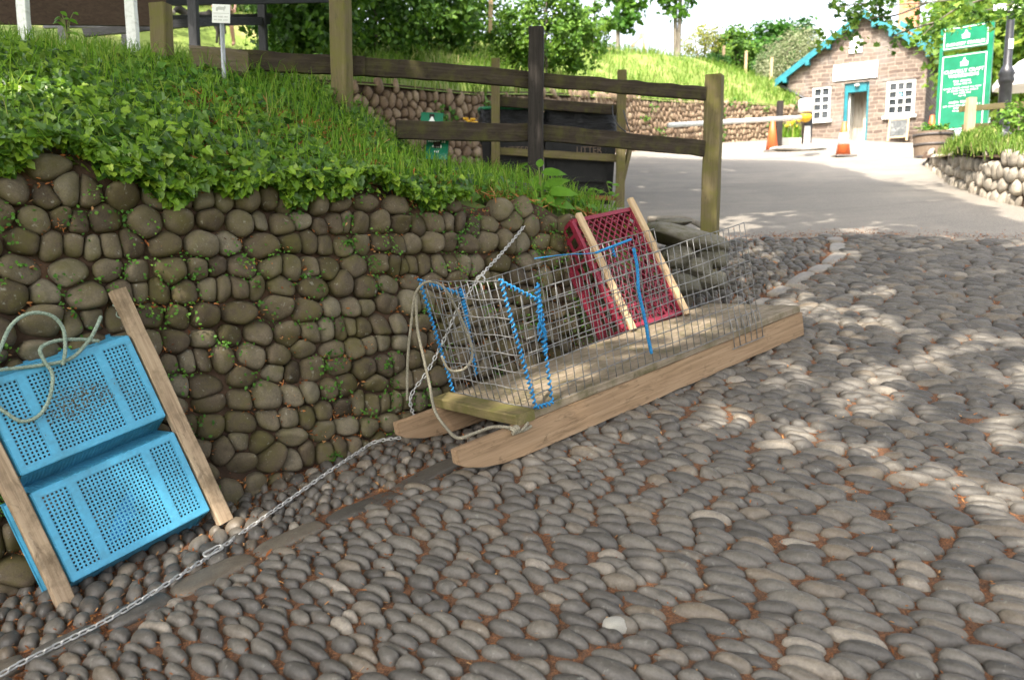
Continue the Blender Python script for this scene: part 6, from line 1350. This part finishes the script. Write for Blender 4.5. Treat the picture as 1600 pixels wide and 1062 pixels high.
# trees on the right behind the green board
def gsurf(x, y): return gz(x, y)
for i, (px, Y, z0, hh, wx, lab) in enumerate(((1560, 24, 1.0, 5.6, 2.0, 'sunlit leafy tree behind the lamp post'), (1640, 21, .5, 5.8, 2.2, 'broad sunlit tree at the right edge behind the lamp post'), (1500, 34, 2.2, 5.0, 2.0, 'sunlit tree far behind the green board'))):
    b = foot(px, Y, gsurf); tree('roadside_tree', lab, 'tree', b, hh * .8, [(0, 0, z0 + hh * .45, wx, wx, hh * .45), (-wx * .4, 0, z0 + hh * .3, wx * .7, wx * .7, hh * .3), (wx * .3, 0, z0 + hh * .7, wx * .7, wx * .7, hh * .3)], 6500, .2, L_OAK, .16, MAPLE, 'trees behind the green board', clump=.4, seed=60 + i)
b = Vector((at(1590, 215, 12.6).x, 12.6, at(1590, 222, 12.6).z - .1)); tree('bed_shrub', 'low bright green shrub on the grass bed right of the lamp post', 'shrub', b, .5, [(0, 0, .35, .45, .35, .35), (.4, 0, .35, .4, .4, .4)], 1600, .07, L_BUSH, .02, OVAL, seed=70)
mb = MB()
# ---------------------------------------------------------------- leafy weeds on the wall end
def weed(name, label, base, leaves, mat, stem_r=.006):
    t = thing(name, label, 'plant', base); mb = MB(); P = []; N = []; S2 = []; T = []
    for (p0, p1, size, tilt) in leaves:
        mb.tube(smooth([Vector(base), Vector(base).lerp(Vector(p0), .5) + Vector((0, 0, .03)), Vector(p0)], 4), stem_r * .6, 5); P.append(p0); d = Vector(p1) - Vector(p0); S2.append(d.length); T.append(d.normalized()); N.append(tilt)
    mb.obj('stem', M_HERB2, t, True)
    put('leaves', leaf_mesh('leaves', np.array(P), np.array(N, float), np.array(S2), [(0, 0), (.2, .15), (.25, .4), (.17, .7), (0, 1), (-.17, .7), (-.25, .4), (-.2, .15)], .25, RNG.uniform(.5, 1, len(P)), tip=np.array(T)), L_DOCK, t); return t
M_HERB2 = simple('green_stem', [(.10, .14, .03), (.20, .22, .06)], 20, rough=.6)
L_DOCK = leafmat('dock_leaf', [(0, (.05, .15, .01)), (1, (.16, .34, .03))], .45, .45, .35)
Yw = 5.0; base = at(845, 318, Yw); lv = []
for (a, b) in (((842, 262), (846, 236)), ((846, 270), (876, 248)), ((850, 292), (890, 272)), ((856, 300), (901, 290)), ((846, 296), (868, 268)), ((850, 305), (868, 322)), ((840, 300), (822, 312)), ((842, 285), (828, 278)), ((838, 306), (812, 300)), ((848, 310), (884, 314)), ((844, 300), (852, 274)), ((846, 308), (838, 328)), ((852, 302), (880, 298)), ((840, 290), (838, 262)), ((846, 312), (900, 306)), ((836, 308), (818, 322)), ((850, 308), (866, 300))):
    k_ = random.uniform(-.06, .04); lv.append((tuple(at(*a, Yw + k_)), tuple(at(*b, Yw + k_ * 2 - .03)), 0, (random.uniform(-.3, .3), -.7, .7)))
weed('dock_plant', 'bright green broad leaved weed growing on the wall top before the blackened post', base, lv, L_DOCK)
rr = random.Random(3)
for (cx, cy, n, Y, lab) in ((818, 262, 10, 6.0, 'fern like weed with small paired leaves left of the blackened post'), (925, 312, 12, 5.7, 'small leaved weed in front of the right litter bin'), (955, 300, 9, 5.9, 'small leaved weed below the right post of the bin frame'), (105, 40, 12, 4.9, 'pale green seedling sprouting under the brown board')):
    base = at(cx, cy + 22, Y); lv = []
    for k in range(n):
        p = (cx + rr.uniform(-14, 14), cy + rr.uniform(-22, 14)); q = (p[0] + rr.choice((-1, 1)) * rr.uniform(5, 13), p[1] + rr.uniform(-6, 8)); lv.append((tuple(at(*p, Y)), tuple(at(*q, Y - .02)), 0, (rr.uniform(-.4, .4), -.6, .7)))
    weed('leafy_weed', lab, base, lv, L_DOCK, .004)
# buttercups by the far wall
fl_ = thing('yellow_flowers', 'little clump of yellow flowers beside the left litter bin', 'flowers', at(735, 195, 9.0)); mb = MB()
for (px, py) in ((728, 186), (733, 190), (739, 187), (742, 192)): mb.lathe([(.004, -.02), (.03, 0), (.034, .012), (.012, .012)], at(px, py, 9.0), 8)
mb.obj('flower_heads', M_YELLOW, fl_, True); mb = MB()
for (px, py) in ((728, 186), (733, 190), (739, 187), (742, 192)): mb.tube([at(px, py, 9.0), at(735, 225, 9.0)], .004, 4)
mb.obj('stems', M_HERB2, fl_)

# ---------------------------------------------------------------- tall trees overhead whose crowns shade the lane (mostly above the picture)
LIT = []        # gaps in the crown: sunny flecks on the ground
for (px, py, rx, ry) in ((1490, 600, 1.25, .34), (1330, 650, .85, .24), (1255, 695, .35, .12), (1570, 545, .7, .3), (1555, 378, 1.0, .3), (1250, 402, .55, .14), (1420, 455, .6, .16), (1560, 690, .6, .2), (1450, 760, .4, .12), (1590, 800, .3, .12), (1180, 430, .3, .15)):
    q = hit(px, py); LIT.append((q.x, q.y, rx, ry))
EDGE = [hit(*p) for p in ((960, 245), (1200, 252), (1330, 272), (1480, 314), (1600, 352))]
EDGE = [Vector((-1.6, 34, 0)), Vector((-.4, 13.5, 0)), Vector((.8, 17, 0))] + EDGE
ex_ = [p.x for p in EDGE]; ey_ = [p.y for p in EDGE]
def shade(P):
    """1 where the ground below along the sun's ray should lie in shade"""
    G = P.copy()
    for _ in range(3):
        h = P[:, 2] - ground(G[:, 0], G[:, 1]); G = P - np.outer(h / SUN_DIR.z, np.array(SUN_DIR))
    x, y = G[:, 0], G[:, 1]; k = np.ones(len(P), bool)
    a = np.arctan2(y, x); ea = np.arctan2(ey_, ex_); er = np.hypot(ex_, ey_); o = np.argsort(ea); lim = np.interp(a, ea[o], er[o])
    k &= (np.hypot(x, y) < lim + .25 * wob(x, y))
    for (cx, cy, rx, ry) in LIT:
        dx, dy = x - cx, y - cy; k &= ~(((dx / rx) ** 2 + (dy / ry) ** 2 < .95 + .5 * wob(x * 3, y * 3)) & (wob(x * 3.7, y * 4.3, 1.0, 3) > -.3))
    k &= ~((wob(x * 1.6, y * 1.6, 1.0, 4) > 1.12) & (x > .9) & (y > 2.2))
    # thinner crown over the ivy bank: small sunny flecks among the leaves
    h2 = P[:, 2] - 2.35; x2 = P[:, 0] - SUN_DIR.x / SUN_DIR.z * h2; y2 = P[:, 1] - SUN_DIR.y / SUN_DIR.z * h2
    d2 = .66 * (x2 + .62) - .75 * (y2 - 3.95)
    k &= ~((d2 < -.42) & (d2 > -3.2) & (y2 < 4.7) & (wob(x2 * 1.5, y2 * 1.7, 1.0, 2) > .05 + .25 * np.abs(d2 + 1.3)))
    return k
def canopy(name, label, base, top, blobs, n, leaf, seed):
    t = thing(name, label, 'tree', base); rr = random.Random(seed); base = Vector(base)
    mb = MB(); limbs(mb, Vector((0, 0, -.2)), Vector(top) - base, .28, 12, 4.0, rr); mb.obj('trunk', M_BARK, t, True, local=Matrix.Identity(4))
    P, N, tone = crown_pts(blobs, n, .16, .15); k = shade(P)
    rt = (P[:, 2] - EYE) / np.maximum(P[:, 1], .3); k &= (rt > .34) | (P[:, 1] < .5)         # the crown stays above the sight lines
    P, N, tone = P[k], N[k], tone[k]; put('crown', leaf_mesh('crown', P - np.array(base), N * .5 + np.array([0, 0, .8]), leaf * RNG.uniform(.7, 1.3, len(P)), MAPLE, .15, tone), L_OAK, t, local=Matrix.Identity(4)); return t
canopy('overhanging_oak', 'tall oak beside the lane on the right spreading over the cobbles', (8.2, 3.2, gz(8.2, 3.2)), (6, 3, 9), [(2.0, -2, 7.6, 4.5, 4.0, 1.3), (3.0, 2.5, 8.0, 4.5, 3.5, 1.4), (1.6, 7.0, 8.6, 4.0, 3.2, 1.3), (1.6, 11.5, 9.2, 4.0, 3.0, 1.2)], 62000, .20, 81)
canopy('overhanging_oak', 'tall oak behind the ivy bank on the left spreading over the wall', (-8.5, 1.5, gz(-8.5, 1.5)), (-4, 1, 9), [(-4.5, -3.0, 7.6, 4.2, 3.8, 1.2), (-4.5, 2.0, 8.0, 4.0, 3.2, 1.3), (-3.2, 5.8, 8.6, 4.0, 3.2, 1.2), (-3.5, 9.5, 9.2, 4.2, 3.0, 1.2), (-7.5, 12, 11.5, 4.2, 4.0, 1.3), (-3.8, 13.2, 12, 3.4, 3.4, 1.3), (-11, 14, 12, 4, 4, 1.3)], 84000, .20, 82)
# low branch of the right hand oak hanging into the top of the picture
br = thing('hanging_branch', 'low leafy oak branch hanging across the sky above the workshop', 'branch', at(1700, -60, 9.5))
mb = MB(); Pb = []; Nb = []
for (pts, Y, dens) in (([(1800, -60), (1680, -30), (1560, -8), (1450, 4), (1380, 10), (1330, 26)], 9.4, 60), ([(1560, -8), (1500, 12), (1465, 34), (1440, 58), (1425, 82)], 9.3, 34), ([(1680, -30), (1620, -4), (1560, 12), (1520, 20)], 9.2, 40), ([(1800, -50), (1680, 5), (1600, 10)], 9.0, 40), ([(1450, 4), (1400, 24), (1360, 30), (1330, 56), (1302, 82)], 9.5, 18), ([(1380, 10), (1345, 6), (1312, 12)], 9.4, 20), ([(1465, 34), (1410, 50), (1390, 64)], 9.3, 12), ([(1600, -20), (1480, -18), (1400, -10), (1320, 8)], 9.6, 46)):
    Q = smooth([at(px, py, Y) for px, py in pts], 8); mb.tube(Q, [.012 * (1 - .85 * i / len(Q)) for i in range(len(Q))], 6)
    n = int(dens * .36) * 9; i = RNG.integers(len(Q) // 4, len(Q), n // 9); C = np.array([Q[j] for j in i]) + RNG.normal(size=(len(i), 3)) * np.array([.13, .22, .07]); C = np.repeat(C, 9, 0); Pb.append(C + RNG.normal(size=C.shape) * np.array([.055, .06, .035]))
mb.obj('branch', M_BARK, br, True); Pb = np.concatenate(Pb); n = len(Pb)
put('leaves', leaf_mesh('leaves', Pb, RNG.normal(size=(n, 3)) * .6 + np.array([0, -.4, .8]), RNG.uniform(.05, .095, n), MAPLE, .2), L_BUSH, br)
# ---------------------------------------------------------------- camera, sky, sun
cam = bpy.data.cameras.new('camera'); co = bpy.data.objects.new('camera', cam); COL.objects.link(co)
co.location = (0, 0, EYE); co.rotation_euler = (PI / 2 - PITCH, 0, 0)
cam.lens = FPX / 1600 * 36; cam.sensor_width = 36; cam.clip_end = 1000; cam.clip_start = .05
cam.dof.use_dof = True; cam.dof.focus_distance = 3.6; cam.dof.aperture_fstop = 3.2
SC.camera = co
w = bpy.data.worlds.new('World'); SC.world = w; w.use_nodes = True; t = w.node_tree
sky = t.nodes.new('ShaderNodeTexSky'); sky.sky_type = 'NISHITA'; sky.sun_disc = False; sky.sun_elevation = SUN_EL; sky.sun_rotation = SUN_ROT
sky.air_density = .8; sky.dust_density = 5.0; sky.ozone_density = .4
hs = t.nodes.new('ShaderNodeHueSaturation'); hs.inputs['Saturation'].default_value = .38; t.links.new(sky.outputs[0], hs.inputs['Color'])   # thin bright cloud
t.links.new(hs.outputs[0], t.nodes['Background'].inputs[0]); t.nodes['Background'].inputs[1].default_value = .15
sl = bpy.data.lights.new('sun', 'SUN'); sl.energy = 2.05; sl.angle = math.radians(.53); sl.color = (1, .92, .80)
so = bpy.data.objects.new('sun', sl); COL.objects.link(so); so.rotation_euler = (-SUN_DIR).to_track_quat('-Z', 'Y').to_euler()
vs = SC.view_settings; vs.view_transform = 'Standard'; vs.look = 'None'; vs.gamma = 1; vs.exposure = EXPOSURE
SC.render.engine = 'CYCLES'; SC.cycles.use_denoising = True; SC.cycles.max_bounces = 6; SC.cycles.diffuse_bounces = 3; SC.cycles.transmission_bounces = 3; SC.cycles.transparent_max_bounces = 4; SC.cycles.caustics_reflective = False; SC.cycles.caustics_refractive = False
